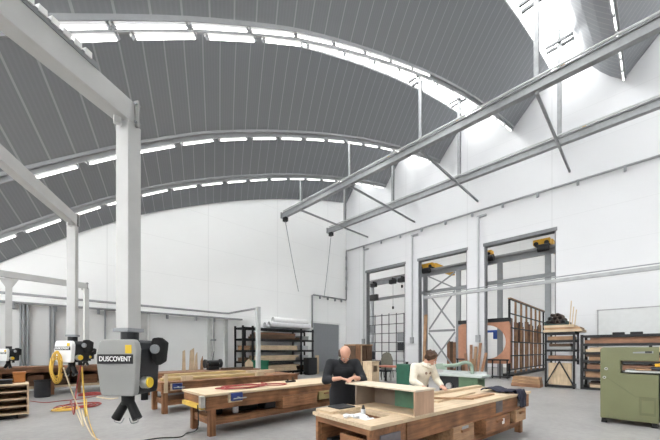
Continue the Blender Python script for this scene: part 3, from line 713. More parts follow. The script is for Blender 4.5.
# end cabinet with opening facing the camera
cb = MB().box((X0, Y0+.02, .12), (X0+.62, Y0+.06, H1-.046)).box((X0, Y1-.05, .12), (X0+.62, Y1, H1-.046)).box((X0, Y0+.06, .12), (X0+.62, Y1-.05, .16)).box((X0+.58, Y0+.06, .16), (X0+.62, Y1-.05, H1-.2))
cb.box((X0, 2.06, .16), (X0+.55, 2.10, H1-.18)).box((X0, Y0+.06, H1-.12), (X0+.03, Y1-.05, H1-.046)); cb.box((X0+.0, Y0+.06, .16), (X0+.03, 2.06, .62))
cb.build('end_cabinet', W_bench2('y'), t1)
MB().box((X0+.16, Y0+.0, .35), (X0+.5, Y0+.019, .66)).build('panel', mat('grey_worn_panel', (.12, .11, .12), .6, 0, .3), t1)
for x in (X0+.75, 4.9, X1-.22):
    for y in (Y0+.07, Y1-.19): MB().box((x, y, 0), (x+.11, y+.11, H1-.06)).build('leg', W_bench2('z'), t1, .005)
for y in (Y0+.09, Y1-.16): MB().box((X0+.65, y, .14), (X1-.12, y+.07, .24)).build('stretcher', W_bench(), t1)
MB().box((X0+.65, Y0+.12, .24), (X1-.14, Y1-.10, .265)).build('shelf', W_bench(), t1)
d1 = drawer(t1, (5.15, Y0-.05, .275), (6.05, Y1-.3, .50), W_bench2()); MB().box((5.72, Y0-.058, .36), (5.80, Y0-.051, .45)).build('label_card', M_paper, d1)
d2 = drawer(t1, (4.22, Y0-.03, .27), (4.80, Y1-.3, .52), W_tan()); MB().box((4.44, Y0-.036, .47), (4.62, Y0-.031, .51)).build('lock_plate', M_midgrey, d2)
drawer(t1, (6.40, Y0-.02, .28), (6.86, Y1-.3, .50), W_tan())
MB().box((6.50, Y0-.006, .56), (6.66, Y0-.001, .72)).build('label_card', M_paper, t1)
MB().box((5.60, Y0-.006, .55), (5.85, Y0-.001, .74)).build('stain', mat('grey_worn_panel', (.12, .11, .12), .6, 0, .3), t1)
# bench 1 feet rest: end cabinet plinth
MB().box((X0+.05, Y0+.08, 0), (X0+.56, Y1-.06, .12)).build('plinth', W_dark(), t1)
# things on bench 1
t = thing('black_bucket', 'black bucket standing in the open end of the big workbench', 'bucket', (2.85, 2.25, .161))
MB().cyl((2.85, 2.25, .162), (2.85, 2.25, .44), .09, .11, 20).build('body', M_black, t); MB().ring((2.85, 2.25, .42), (2.85, 2.25, .45), .118, .1, 20).build('rim', M_black, t); MB().cyl((2.84, 2.23, .45), (2.84, 2.23, .50), .06, n=14).build('lid', M_paper, t)
m = MB().box((2.72, 2.385, .162), (3.0, 2.5, .46)); tag(m.build('tool_case', M_dark, None, .02, loc=(2.9, 2.43, .162)), 'dark tool case inside the open end of the big workbench beside the bucket', 'tool case')
t = thing('wooden_tray', 'flat pale tray with a dark slate on top at the workbench end', 'tray', (2.95, 2.45, H1))
MB().box((2.63, 2.30, H1+.001), (3.18, 2.60, H1+.035)).build('board', W_pale('y'), t, .004); MB().box((2.80, 2.33, H1+.036), (3.08, 2.57, H1+.055)).build('slate', M_dark, t, .006)
rnd = random.Random(11)
for i in range(14):                                    # crumpled paper in and around the tool well
    x, y = rnd.uniform(2.64, 3.0), rnd.uniform(1.84, 2.24); z = H1-.068 if x > wx0+.02 else H1+.001
    m = MB(); bmesh.ops.create_icosphere(m.bm, subdivisions=2, radius=1)
    r = rnd.uniform(.03, .052) if x > wx0+.02 else .022
    for v in m.bm.verts: v.co = Vector((v.co.x*r*1.4, v.co.y*r*1.2, v.co.z*r*.8))*(1+.35*rnd.uniform(-1, 1))
    zz = min(v.co.z for v in m.bm.verts)
    for v in m.bm.verts: v.co += Vector((x, y, z-zz))
    if x > wx0+.02: x = max(x, wx0+.09)
    tag(m.build('paper_scrap', M_paper, None, loc=(x, y, z)), 'crumpled white paper scrap in or beside the tool well of the big workbench', 'paper scrap', 'paper scraps around the tool well')
m = thing('glue_bottle', 'small white bottle with black cap standing in the tool well', 'bottle', (3.06, 2.16, H1-.069))
MB().cyl((3.06, 2.16, H1-.068), (3.06, 2.16, H1+.04), .03, n=14).build('body', M_paper, m); MB().cyl((3.06, 2.16, H1+.04), (3.06, 2.16, H1+.09), .024, .012, 14).build('cap', M_black, m)
# open crate lying on its side
cx0, cx1, cy0, cy1, cz0, cz1 = -.20, .20, -.50, .50, .001, .325      # about its own middle
t = thing('open_carcass', 'long open box carcass with green inner panel, lying on the big workbench', 'box carcass', (3.53, 2.38, H1)); t.rotation_euler = (0, 0, -.09)
MB().box((cx0-.01, cy0-.02, cz1-.022), (cx1+.01, cy1+.20, cz1)).build('upper_panel', M_board, t, .003, local=True)
MB().box((cx0, cy0, cz0), (cx1, cy1, cz0+.02)).build('lower_panel', W_top('y'), t, local=True)
MB().box((cx0, cy0, cz0+.02), (cx1, cy0+.02, cz1-.022)).build('end_panel', wood('pink_beech', (.47, .30, .20), 'z', .12), t, local=True)
MB().box((cx0, cy1-.02, cz0+.02), (cx1, cy1, cz1-.022)).build('end_panel', mat('grey_brown_board', (.20, .155, .12), .65, 0, .1), t, local=True)
MB().box((cx1-.02, cy0+.02, cz0+.02), (cx1, .10, cz1-.022)).build('inner_panel', M_greenpanel, t, local=True)
MB().box((cx1-.02, .10, cz0+.02), (cx1, cy1-.02, cz1-.022)).build('inner_panel', mat('grey_brown_board', (.20, .155, .12), .65, 0, .1), t, local=True)
# boards and cloth
for i, (p, q, w, h, mt, lab) in enumerate((((4.15, 2.47), (6.9, 2.50), .12, .045, W_pale, 'long pale batten lying along the rear edge of the big workbench'),
        ((4.4, 1.98), (5.9, 2.14), .10, .03, W_pale, 'pale batten lying slanted across the middle of the big workbench'),
        ((4.95, 1.66), (4.42, 2.2), .05, .03, W_tan, 'short tan stick lying crosswise on the big workbench'), ((5.1, 1.84), (5.95, 1.84), .14, .03, W_tan, 'tan board lying in front of the slanted pale batten'))):
    z = H1+.001+(.032 if i == 2 else 0)
    m = MB().bar((*p, z+h/2), (*q, z+h/2), w, h)
    tag(m.build('batten', mt(), None, loc=(p[0], p[1], z)), lab, 'batten', 'battens on the big workbench')
cl = MB(); vs, fs = [], []
def cloth_pt(u, v):
    x = 6.22+u*.52+.05*math.sin(v*5); s = v*.85
    y = 2.15-s
    if y > Y0-.06: z = H1+.032+.035*abs(math.sin(u*7+v*9))+.02*math.sin(v*11)
    else: z = H1-.0-(Y0-.06-y)*1.0; y = Y0-.07-.02*abs(math.sin(u*9+1))
    if v > .66 and u < .4: z = max(z, H1-.02) if False else z
    return (x, y, max(z, .5))
NU, NV = 16, 16
for i in range(NU+1):
    for j in range(NV+1):
        u, v = i/NU, j/NV
        vmax = .66 if u < .45 else 1.0
        vs.append(cloth_pt(u, v*vmax))
for i in range(NU):
    for j in range(NV): fs.append((i*(NV+1)+j, i*(NV+1)+j+1, (i+1)*(NV+1)+j+1, (i+1)*(NV+1)+j))
cl.poly(vs, fs); co = cl.build('work_cloth', M_navycloth, None, smooth=True, loc=(6.4, 1.9, H1)); tag(co, 'dark navy jacket crumpled over the edge of the big workbench', 'jacket')
so = co.modifiers.new('thickness', 'SOLIDIFY'); so.thickness = .012; so.offset = 1
# the bench stands slightly askew: turn it with everything on it
piv = Vector((7.06, 1.60, 0)); RZ = Matrix.Rotation(-.10, 3, 'Z')
for o in list(bpy.data.objects):
    if o.parent is None and o.location.length > 0 and (o is t1 or (2.4 < o.location.x < 7.3 and 1.4 < o.location.y < 2.75 and .1 < o.location.z < 1.2 and not o.get('kind'))) and o.name.split('.')[0] in ('workbench', 'black_bucket', 'tool_case', 'wooden_tray', 'paper_scrap', 'glue_bottle', 'batten', 'work_cloth'):
        o.location = RZ @ (o.location-piv)+piv; o.rotation_euler.z += -.10
# ================================================================== BLACK RACK BY THE GABLE WALL
RX0, RX1, RY0, RY1 = 8.75, 14.05, 15.75, 16.7
LV = [.30, .95, 1.60, 2.26, 2.90]
t = thing('storage_rack', 'long black five-level rack of boards by the gable wall next to the grey door', 'rack', (11.3, 16.2, 0))
for x in (RX0, RX0+.62, 12.95, RX1-.1):
    for y in (RY0, RY1-.08): MB().box((x, y, 0), (x+.09, y+.08, 2.98)).build('upright', M_blacksteel, t)
for z in LV:
    for y in (RY0-.02, RY1-.06): MB().box((RX0, y, z-.12), (RX1, y+.06, z)).build('beam', M_blacksteel, t)
    MB().box((RX0+.1, RY0+.05, z-.03), (RX1-.1, RY1-.07, z-.005)).build('deck', M_blacksteel, t)
rnd = random.Random(3)
kinds = {0: (W_pale, 'pale board'), 1: (W_pale, 'pale board'), 2: (W_pale, 'pale board'), 3: (W_dark, 'dark brown plank')}
names = {0: 'lowest', 1: 'second', 2: 'middle', 3: 'fourth'}
for lv in range(4):
    z = LV[lv]
    fn, nm = kinds[lv]
    hh = {0: (.15, .12, .11), 1: (.17, .15), 2: (.14, .14), 3: (.14, .13, .12)}[lv]
    for i, h in enumerate(hh):
        xa = RX0+.72+rnd.uniform(0, .15)+(.1*i); xb = 12.95-rnd.uniform(0, .5)
        f = fn if not (lv == 3 and i == 2) else W_red
        m = MB().box((xa, RY0+.07+.03*i, z+.002), (xb, RY1-.15-.03*i, z+h))
        tag(m.build('board', f(), None, .005, loc=((xa+xb)/2, 16.2, z)), {0: 'bottom', 1: 'middle', 2: 'top'}[min(i, 2)]+' '+nm+' of the stack on the '+names[lv]+' level of the black board rack', 'board', 'boards on the '+names[lv]+' level of the board rack')
        z += h
for i, (x, lv, wd, hh, mt) in enumerate(((13.1, 1, .7, .3, M_paper), (13.1, 2, .7, .28, M_paper), (13.1, 3, .75, .25, M_shell), (8.9, 2, .5, .25, W_tan()), (8.9, 1, .45, .22, W_dark()), (13.1, 0, .6, .3, W_dark()))):
    z = LV[lv]; m = thing('storage_box', ('white', 'white', 'grey', 'tan', 'dark brown', 'dark brown')[i]+' box at the '+('door' if x > 12 else 'grinder')+' end of the '+names[lv]+' level of the board rack', 'box', (x+wd/2-.35+.25, 16.2, z), 'boxes on the black board rack')
    MB().box((x-.02, 15.95, z+.002), (x-.02+wd*.9, 16.5, z+hh*.82)).build('body', mt, m, .01); MB().box((x-.04, 15.93, z+hh*.82), (x+wd*.9, 16.52, z+hh)).build('lid', mt, m, .006)
for i, (dy, dz, x0) in enumerate(((0, 0, 10.6), (.345, 0, 10.9), (.69, 0, 10.75), (.17, .305, 11.0))):
    c0 = Vector((x0, 15.93+dy, LV[4]+.255+dz))
    m = MB().ring(c0, c0+Vector((3.2-.15*i, 0, 0)), .17, .135, 18)
    tag(m.build('white_tube', M_white if i % 2 else M_paper, None, loc=(x0+1.6, 15.95+dy, LV[4])), ('white tube lying at the front on top of the black board rack', 'pale grey tube lying second from the front on top of the board rack', 'white tube lying at the back on top of the board rack', 'pale grey tube on top of the other tubes above the board rack')[i], 'tube', 'tubes on top of the board rack')
g = at(257, 372, Y=15.1)
t = thing('green_crate', 'bright green plastic crate standing before the black board rack', 'crate', (g.x, 15.1, 0))
cm = MB(); a, b = (g.x-.52, 14.75, .0), (g.x+.52, 15.35, 1.02)
cm.box((a[0], a[1], .0), (b[0], b[1], .06)).box((a[0], a[1], .06), (b[0], a[1]+.04, 1.0)).box((a[0], b[1]-.04, .06), (b[0], b[1], 1.0)).box((a[0], a[1]+.04, .06), (a[0]+.04, b[1]-.04, 1.0)).box((b[0]-.04, a[1]+.04, .06), (b[0], b[1]-.04, 1.0))
cm.build('body', M_green, t, .01)
MB().box((a[0]-.03, a[1]-.03, .96), (b[0]+.03, a[1]+.0, 1.03)).box((a[0]-.03, b[1], .96), (b[0]+.03, b[1]+.03, 1.03)).build('rim', M_green, t)
t = thing('plywood_gable', 'small pale house-shaped offcut frame leaning before the green crate', 'offcut', (g.x-.5, 14.3, 0))
q = at(250, 362, Y=14.3)
MB().prism([(q.x-.25, 14.3, 0), (q.x+.2, 14.3, 0), (q.x+.2, 14.34, .95), (q.x-.02, 14.36, 1.15), (q.x-.25, 14.34, .95)], (0, .04, 0)).build('panel', W_pale('z'), t)
b = at(310.5, 374, Y=15.3)
t = thing('black_cabinet', 'small black cabinet on the floor between the board rack and the grey door', 'cabinet', (b.x+.1, 15.3, 0))
MB().box((b.x-.35, 15.1, .04), (b.x+.4, 15.6, 1.10)).build('body', M_black, t, .015); MB().box((b.x-.33, 15.08, .08), (b.x+.38, 15.1, 1.06)).build('door', M_dark, t, .008); MB().box((b.x-.3, 15.15, 0), (b.x+.35, 15.55, .04)).build('plinth', M_blacksteel, t)
m = MB().box((b.x+.45, 15.3, 0), (b.x+.75, 15.34, 1.25)); tag(m.build('upright_board', W_pale('z'), None, loc=(b.x+.6, 15.3, 0)), 'pale upright panel standing against the black cabinet before the grey door', 'panel')

# ------------------------------------------------------------------ panels and crate behind the man in black
P = at(354, 386, h=0); P2 = at(377, 386, h=0)
bx = at(356, 360, Z=14.0); 
t = thing('panel_stack', 'open brown cabinet of upright panels behind the man in black', 'cabinet', (bx.x+.6, bx.y, 0))
ux, uy = bx.x, bx.y
for i, (dx, wd, mt) in enumerate(((0, .34, W_orange()), (.37, .06, W_pale('z')), (.44, .30, W_dark('z')), (.80, .34, W_dark('z')))):
    MB().box((ux+dx, uy, .55), (ux+dx+wd, uy+.08, 1.83)).build('door', mt, t, .006)
MB().box((ux-.03, uy-.02, .5), (ux+1.2, uy+.7, .55)).box((ux-.03, uy-.02, 1.80), (ux+1.2, uy+.7, 1.86)).build('shelf', W_tan(), t)
MB().box((ux-.03, uy+.02, 0), (ux+.03, uy+.68, 1.8)).box((ux+1.15, uy+.02, 0), (ux+1.2, uy+.68, 1.8)).build('side', W_dark('z'), t)
c = at(375.5, 386, Z=12.4)
t = thing('pale_crate', 'pale plywood crate with a square hole behind the man in black', 'crate', (c.x, c.y, 0))
w, zt = .24, 1.12; f = MB(); y = c.y
f.box((c.x-w, y, 0), (c.x+w, y+.02, .74)).box((c.x-w, y, .98), (c.x+w, y+.02, zt)).box((c.x-w, y, .74), (c.x-.13, y+.02, .98)).box((c.x+.13, y, .74), (c.x+w, y+.02, .98)); f.build('front', W_pale('z'), t)
MB().box((c.x-w, y+.02, 0), (c.x-w+.02, y+.45, zt)).box((c.x+w-.02, y+.02, 0), (c.x+w, y+.45, zt)).box((c.x-w+.02, y+.43, 0), (c.x+w-.02, y+.45, zt)).build('side', W_pale('z'), t); MB().box((c.x-w-.02, y-.02, zt), (c.x+w+.02, y+.47, zt+.03)).build('lid', W_pale(), t)

# steel grid in the first doorway, table with small stools, green cabinet
gx = XW+.5; p0, p1 = at(368.5, 312, X=gx), at(404, 312, X=gx)
t = thing('steel_grid', 'tall black steel grid standing in the doorway next to the gable wall', 'steel grid', (gx, (p0.y+p1.y)/2, 0))
ya, yb = p1.y, p0.y; zt = 4.2
for i in range(6):
    y = ya+(yb-ya)*i/5; MB().box((gx-.025, y-.025, 0), (gx+.025, y+.025, zt+.08*math.sin(math.pi*i/5))).build('upright', mat('dark_grey_steel', (.045, .046, .05), .5), t)
for k in range(7):
    z = .15+(zt-.2)*k/6; MB().box((gx-.02, ya, z-.025), (gx+.02, yb, z+.025)).build('rail', mat('dark_grey_steel', (.045, .046, .05), .5), t)
for (i, k, mt) in ((4, 5, M_midgrey), (4, 3, M_midgrey), (0, 4, M_midgrey), (0, 3, M_dark), (4, 2, M_dark), (3, 1, M_dark)):
    y = ya+(yb-ya)*i/5; z = .15+(zt-.2)*k/6
    MB().box((gx+.03, y+.05, z-.6), (gx+.05, y+(yb-ya)/5-.05, z-.03)).build('panel', mt, t)
c = at(392, 366, Z=15.4)
t = thing('work_table', 'low red-topped table standing before the doorway with the steel grid', 'table', (c.x, c.y, 0))
dx, dy = .40, .70
MB().box((c.x-dx, c.y-dy, .76), (c.x+dx, c.y+dy, .83)).build('top', mat('red_brown_laminate', (.36, .12, .08), .5), t, .008)
for a in (-1, 1):
    for e in (-1, 1): MB().box((c.x+a*(dx-.08)-.03, c.y+e*(dy-.08)-.03, 0), (c.x+a*(dx-.08)+.03, c.y+e*(dy-.08)+.03, .76)).build('leg', M_blacksteel, t)
c2 = at(386.5, 363, Z=16.6)
t = thing('round_chair', 'grey chair with rounded back behind the low red table', 'chair', (c2.x, c2.y, 0))
MB().prism([(c2.x, c2.y-.36, .55), (c2.x, c2.y+.36, .55), (c2.x, c2.y+.38, 1.1), (c2.x, c2.y+.25, 1.4), (c2.x, c2.y, 1.5), (c2.x, c2.y-.25, 1.4), (c2.x, c2.y-.38, 1.1)], (.06, 0, 0)).build('backrest', mat('olive_grey_fabric', (.14, .135, .11), .9), t, .03)
MB().box((c2.x-.45, c2.y-.34, .46), (c2.x, c2.y+.34, .56)).build('seat', M_dark, t, .03)
for a in (-.42, -.03):
    for e in (-.3, .3): MB().cyl((c2.x+a, c2.y+e, 0), (c2.x+a, c2.y+e, .47), .022).build('leg', M_blacksteel, t)
for i in range(3):
    c3 = at(383+9*i, 377, h=0)+Vector((-.3, -.2, 0))
    t = thing('stool', ('small dark stool below the end of the red table by the pale crate', 'small dark stool below the middle of the red table', 'small dark stool below the red table beside the green cabinet')[i], 'stool', c3, 'stools below the red table')
    MB().cyl(c3+Vector((0, 0, .40)), c3+Vector((0, 0, .44)), .16, n=20).build('seat', M_dark, t)
    for k in range(3):
        a = k*2.1; MB().cyl(c3+Vector((.15*math.cos(a), .15*math.sin(a), 0)), c3+Vector((.09*math.cos(a), .09*math.sin(a), .40)), .014).build('leg', M_blacksteel, t)
c = at(409.5, 394, Z=10.6)
t = thing('green_cabinet', 'dark green machine cabinet standing just behind the man in cream', 'cabinet', (c.x, c.y, 0))
MB().box((c.x-.2, c.y-.1, .05), (c.x+.13, c.y+.4, 1.12)).build('body', mat('dark_green_enamel', (.015, .085, .05), .45), t, .02); MB().box((c.x-.18, c.y-.08, 0), (c.x+.11, c.y+.38, .05)).build('plinth', M_black, t)
MB().box((c.x-.17, c.y-.112, .2), (c.x+.10, c.y-.10, .9)).build('door', M_green, t, .005); MB().cyl((c.x+.0, c.y+.1, 1.12), (c.x, c.y+.1, 1.2), .05).build('knob', M_black, t)
# tan plank leaning at the middle doorway
c = at(423.5, 372, Z=19.6); m = MB().bar((c.x, c.y, 0), (c.x+.3, c.y, 3.85), .20, .06, (1, 0, 0))
tag(m.build('tall_plank', W_tan('z'), None, loc=(c.x, c.y, 0)), 'tall tan plank standing at the edge of the cross-braced doorway', 'plank')

# ------------------------------------------------------------------ green sliding saw
t = thing('panel_saw', 'green table saw with grey cast table behind the end of the big workbench', 'table saw', (9.6, 4.0, 0))
MB().box((9.25, 3.25, .80), (10.05, 4.78, .86)).build('table', M_castiron, t, .006)
MB().box((9.35, 3.40, .10), (9.95, 3.95, .80)).build('body', M_saw, t, .015)
MB().box((9.45, 3.95, .10), (9.95, 4.6, .80)).build('base_cabinet', M_dark, t, .015)
MB().box((9.34, 3.5, .28), (9.349, 3.86, .66)).build('door', mat('machine_green_door', (.085, .145, .08), .5), t, .004)
for y in (3.42, 4.55):
    for x in (9.4, 9.85): MB().box((x, y, 0), (x+.07, y+.07, .1)).build('foot', M_black, t)
MB().tube([(9.9, 3.75, .86), (9.9, 3.78, 1.12), (9.75, 3.9, 1.22), (9.6, 4.15, 1.13), (9.45, 4.55, 1.10)], .055, 10).build('guard_arm', mat('grey_green_guard', (.24, .30, .24), .5), t, smooth=True)
MB().prism([(9.42, 4.35, .98), (9.42, 4.75, 1.0), (9.42, 4.72, 1.16), (9.42, 4.5, 1.18)], (.05, 0, 0)).build('blade_guard', mat('grey_green_guard', (.24, .30, .24), .5), t)
MB().box((9.95, 3.35, .86), (10.0, 4.7, .94)).build('fence', M_alu, t)
MB().cyl((9.33, 4.25, .5), (9.42, 4.25, .5), .09, n=20).build('handwheel', M_silver, t)
# offcuts fanned on the pier between the doorways
p = at(474, 372, X=XW-.3)
for i, (a, h, x, mt) in enumerate(((-.22, 1.45, 0, W_orange()), (-.10, 2.0, .03, W_orange()), (-.02, 1.8, .06, W_tan('z')), (.06, 1.9, .0, W_orange()), (.20, 1.4, .03, W_red('z')), (.0, 1.1, .12, W_tan('z')))):
    y = p.y-.36+.18*i if i < 5 else p.y+.02; xx = XW-.36 if i < 5 else XW-.62; m = MB().bar((xx, y, 0), (xx+.28 if i < 5 else xx+.18, y+a, h), .15, .025, (1, 0, 0))
    tag(m.build('leaning_board', mt, None, loc=(XW-.3, y, 0)), ('orange-brown board at the doorway edge of the fan of offcuts leaning on the white pier', 'longest orange-brown board of the fan of offcuts leaning on the white pier', 'tan board in the middle of the fan of offcuts leaning on the white pier',
         'second longest orange-brown board of the fan leaning on the white pier', 'short red-brown board at the outer edge of the fan on the white pier', 'short tan board in front of the fan of offcuts on the white pier')[i], 'board', 'offcut boards leaning on the pier')

# ------------------------------------------------------------------ racks before the long wall
rx0, rx1, ry0, ry1, rz = 16.12, 17.3, 2.02, 3.06, 2.36
t = thing('storage_rack', 'short square black rack with pale sheets below and dark rolls on top', 'rack', (16.7, 2.5, 0))
for x in (rx0, rx1-.07):
    for y in (ry0, ry1-.07): MB().box((x, y, 0), (x+.07, y+.07, rz)).build('upright', M_blacksteel, t)
for z in (.12, 1.22, 1.62, 2.02, rz):
    MB().box((rx0-.01, ry0, z-.09), (rx0+.05, ry1, z)).box((rx1-.05, ry0, z-.09), (rx1, ry1, z)).box((rx0+.05, ry0, z-.09), (rx1-.05, ry0+.05, z)).box((rx0+.05, ry1-.05, z-.09), (rx1-.05, ry1, z)).build('beam', M_blacksteel, t)
    MB().box((rx0+.05, ry0+.05, z-.05), (rx1-.05, ry1-.05, z-.02)).build('deck', M_blacksteel, t)
MB().bar((rx0+.0, ry1-.05, .15), (rx0+.0, (ry0+ry1)/2, 1.12), .05, .03, (1, 0, 0)).bar((rx0+.0, ry0+.05, .15), (rx0+.0, (ry0+ry1)/2, 1.12), .05, .03, (1, 0, 0)).build('brace', M_blacksteel, t)
m = MB().box((rx0+.10, ry0+.12, .122), (rx0+.16, ry1-.12, 1.05)); tag(m.build('sheet', W_pale('z'), None, loc=(rx0+.13, 2.5, .122)), 'pale plywood sheet standing upright behind the braces of the short black rack', 'sheet')
m = MB().box((rx0+.22, 2.35, .122), (rx0+.28, ry1-.1, .98)); tag(m.build('sheet', W_tan('z'), None, loc=(rx0+.25, 2.6, .122)), 'tan sheet standing behind the pale plywood one in the short black rack', 'sheet')
for i, (z, h, mt, y0, y1, lab) in enumerate(((1.222, .14, W_red('y'), 2.12, 2.95, 'red-brown planks on the lower shelf of the short black rack'), (1.622, .12, M_shell, 2.15, 2.9, 'pale sheet pack on the middle shelf of the short black rack'), (2.022, .16, W_tan('y'), 2.1, 2.97, 'tan plank on the upper shelf of the short black rack'), (1.75, .13, W_dark('y'), 2.2, 2.92, 'dark plank on the pale pack in the short black rack'))):
    m = MB().box((rx0+.1, y0, z), (rx1-.1, y1, z+h)); tag(m.build('plank', mt, None, .008, loc=(16.7, 2.5, z)), lab.replace('planks', 'plank'), 'plank', 'planks in the short black rack')
for i, (z, h, mt, y0, y1) in enumerate(((rz+.001, .10, W_pale('y'), 1.78, 3.10), (rz+.102, .09, W_tan('y'), 1.85, 3.05), (rz+.193, .10, W_pale('y'), 2.05, 3.08))):
    m = MB().box((rx0-.08, y0, z), (rx1+.05, y1, z+h)); tag(m.build('board', mt, None, .006, loc=(16.7, 2.5, z)), ('widest pale board directly on top of the short black rack', 'tan board between the two pale ones on top of the short rack', 'upper pale board under the dark rolls on the short rack')[i], 'board', 'boards on top of the short rack')
zt = rz+.294
t = thing('roll_tray', 'dark green tray holding the dark rolls on the short black rack', 'tray', (16.6, 2.75, zt))
MB().box((rx0-.05, 2.28, zt), (rx0+1.1, 3.06, zt+.05)).box((rx0-.05, 2.28, zt+.05), (rx0+1.1, 2.32, zt+.16)).box((rx0-.05, 3.02, zt+.05), (rx0+1.1, 3.06, zt+.16)).build('tray', mat('dark_teal_paint', (.02, .05, .045), .6), t)
for i, (y, z, r) in enumerate(((2.42, .138, .085), (2.60, .138, .085), (2.78, .138, .085), (2.94, .13, .075), (2.51, .285, .085), (2.69, .285, .085), (2.86, .28, .08), (2.60, .43, .08), (2.78, .425, .075), (2.43, .30, .0))):
    if r == 0: continue
    m = MB().ring((rx0-.1+.04*(i % 3), y, zt+z), (rx0+1.15, y, zt+z), r, r*.72, 16)
    tag(m.build('dark_roll', (M_dark, mat('brown_roll', (.09, .06, .045), .6), mat('dark_brown_roll', (.04, .025, .018), .6))[i % 3], None, loc=(16.6, y, zt+z)), 'dark hollow roll in the pile lying on top of the short black rack', 'roll', 'dark rolls on the short rack')
for i, (y, h) in enumerate(((2.22, 1.0), (2.14, .75), (2.05, .62))):
    m = MB().bar((rx0+.2, y, rz+.3), (rx0+.26, y-.05, rz+.3+h), .035, .03); tag(m.build('stick', W_pale('z'), None, loc=(rx0+.2, y, rz+.3)), ('tallest', 'middle', 'shortest')[i]+' thin pale stick standing on the short black rack beside the dark rolls', 'stick', 'sticks on the short rack')
m = MB().box((16.35, 1.875, 0), (16.39, 2.0, 1.0)); tag(m.build('white_board', M_paper, None, loc=(16.37, 1.9, 0)), 'white board standing upright in the gap between the two black racks', 'board')
# long cantilever rack
lx0, lx1, ly0, ly1 = 16.25, 17.6, -3.5, 1.86
t = thing('storage_rack', 'long black rack of many plank levels behind the olive machine', 'rack', (17, 0, 0))
for y in (ly1-.09, -.2, -1.9, ly0):
    for x in ((lx0, lx1-.1) if y > 1 else (lx1-.1,)): MB().box((x, y, 0), (x+.1, y+.09, 2.22)).build('upright', M_blacksteel, t)
LZ = [.10, .50, .84, 1.18, 1.52, 1.86, 2.20]
for z in LZ: MB().box((lx0-.01, ly0, z-.10), (lx0+.06, ly1, z)).box((lx1-.06, ly0, z-.07), (lx1, ly1, z)).box((lx0+.06, ly0, z-.04), (lx1-.06, ly1, z-.01)).build('level', M_blacksteel, t)
rnd = random.Random(8); wn = ['lowest', 'second', 'third', 'fourth', 'fifth', 'sixth']
fam = [(W_pale, 'pale'), (W_tan, 'tan'), (W_red, 'red-brown'), (W_tan, 'tan'), (W_pale, 'pale'), (W_red, 'red-brown')]
for k in range(6):
    z = LZ[k]+.002; h = .11+.03*(k % 2)
    f, nm = fam[k]
    for j in range(2):
        if j == 1 and k in (0, 3): f2, nm2 = W_dark, 'dark'
        else: f2, nm2 = f, nm
        m = MB().box((lx0+.02+.05*j, ly0+.2+.3*rnd.random(), z), (lx1-.12, ly1-.12-.18*rnd.random(), z+h*(1-.35*j)))
        tag(m.build('plank', f2('y'), None, .006, loc=(17, -1, z)), nm2+' long plank, '+('lower' if j == 0 else 'upper')+' of the two on the '+wn[k]+' level of the long rack', 'plank', 'planks on the '+wn[k]+' level of the long rack')
        z += h*(1-.35*j)+.001
for i, (y, lab) in enumerate(((.75, 'small black case lying on top of the long rack above the olive machine'), (.25, 'second small black case on top of the long rack'))):
    m = MB().box((16.4, y-.2, 2.202), (16.75, y+.15, 2.29)); tag(m.build('case', M_black, None, .02, loc=(16.5, y, 2.2)), lab, 'case', 'cases on the long rack')
for k in range(3):
    m = MB().box((15.50, 3.10+.02*k, .002+.145*k), (16.05, 4.20-.03*k, .143+.145*k))
    tag(m.build('thick_board', (W_orange('y'), W_tan('y'), W_tan('y'))[k], None, .006, loc=(15.8, 3.6, .145*k)), ('bottom', 'middle', 'top')[k]+' thick tan board of the low stack on the floor before the short rack', 'board', 'low stack of thick boards on the floor')

# ------------------------------------------------------------------ olive machine
MX, MD, ma, mb_ = 9.15, .85, .70, -.20      # front plane, depth, y range
t = thing('throat_machine', 'big olive green woodworking machine with a deep horizontal throat', 'machine', (9.5, .25, 0))
prof_ = [(ma, .12), (ma, 1.62), (ma-.03, 1.65), (mb_, 1.65), (mb_, 1.47), (ma-.34, 1.47), (ma-.34, 1.36)]
# body: column + lower body, upper arm
MB().prism([(MX, ma, .10), (MX, ma, 1.62), (MX, ma-.04, 1.66), (MX, mb_, 1.66), (MX, mb_, 1.37), (MX, ma-.33, 1.37), (MX, ma-.33, 1.10), (MX, mb_, 1.10), (MX, mb_, .10)], (MD, 0, 0)).build('body', M_olive, t, .018)
MB().box((MX-.012, ma-.62, .24), (MX+.0, ma-.86, .62)).build('door', M_olive2, t, .004)
MB().box((MX-.016, ma-.65, .30), (MX-.012, ma-.83, .56)).build('door_panel', M_olive, t, .002)
MB().bar((MX-.004, ma-.08, 1.02), (MX-.004, ma-.56, .62), .012, .012).bar((MX-.004, ma-.56, .62), (MX-.004, mb_+.02, .62), .012, .012).build('seam', M_olive2, t)
for y, z in ((ma-.10, 1.19), (ma-.07, 1.0)):
    k = MB().cyl((MX, y, z), (MX-.04, y, z), .028, n=16).build('knob', M_silver, t); MB().cyl((MX-.04, y, z), (MX-.05, y, z), .016, n=12).build('cap', M_black, k)
hd = MB().prism([(MX-.012, ma-.52, 1.53), (MX-.012, ma-.82, 1.53), (MX-.012, ma-.82, 1.58), (MX-.012, ma-.52, 1.555)], (.014, 0, 0)).build('name_plate', M_midgrey, t)
MB().box((MX-.03, ma-.80, 1.535), (MX-.012, ma-.70, 1.575)).build('handle', M_dark, hd)
tb = MB().box((MX-.04, mb_-.25, 1.13), (MX+MD*.8, ma-.40, 1.17)); tb.build('table', M_castiron, t, .006)
MB().box((MX-.05, mb_+.02, 1.18), (MX+.2, mb_+.34, 1.215)).build('feed_board', W_tan('y'), t)
MB().box((MX-.05, mb_-.22, 1.172), (MX+.12, mb_+.12, 1.25)).build('guard', M_dark, t, .01)
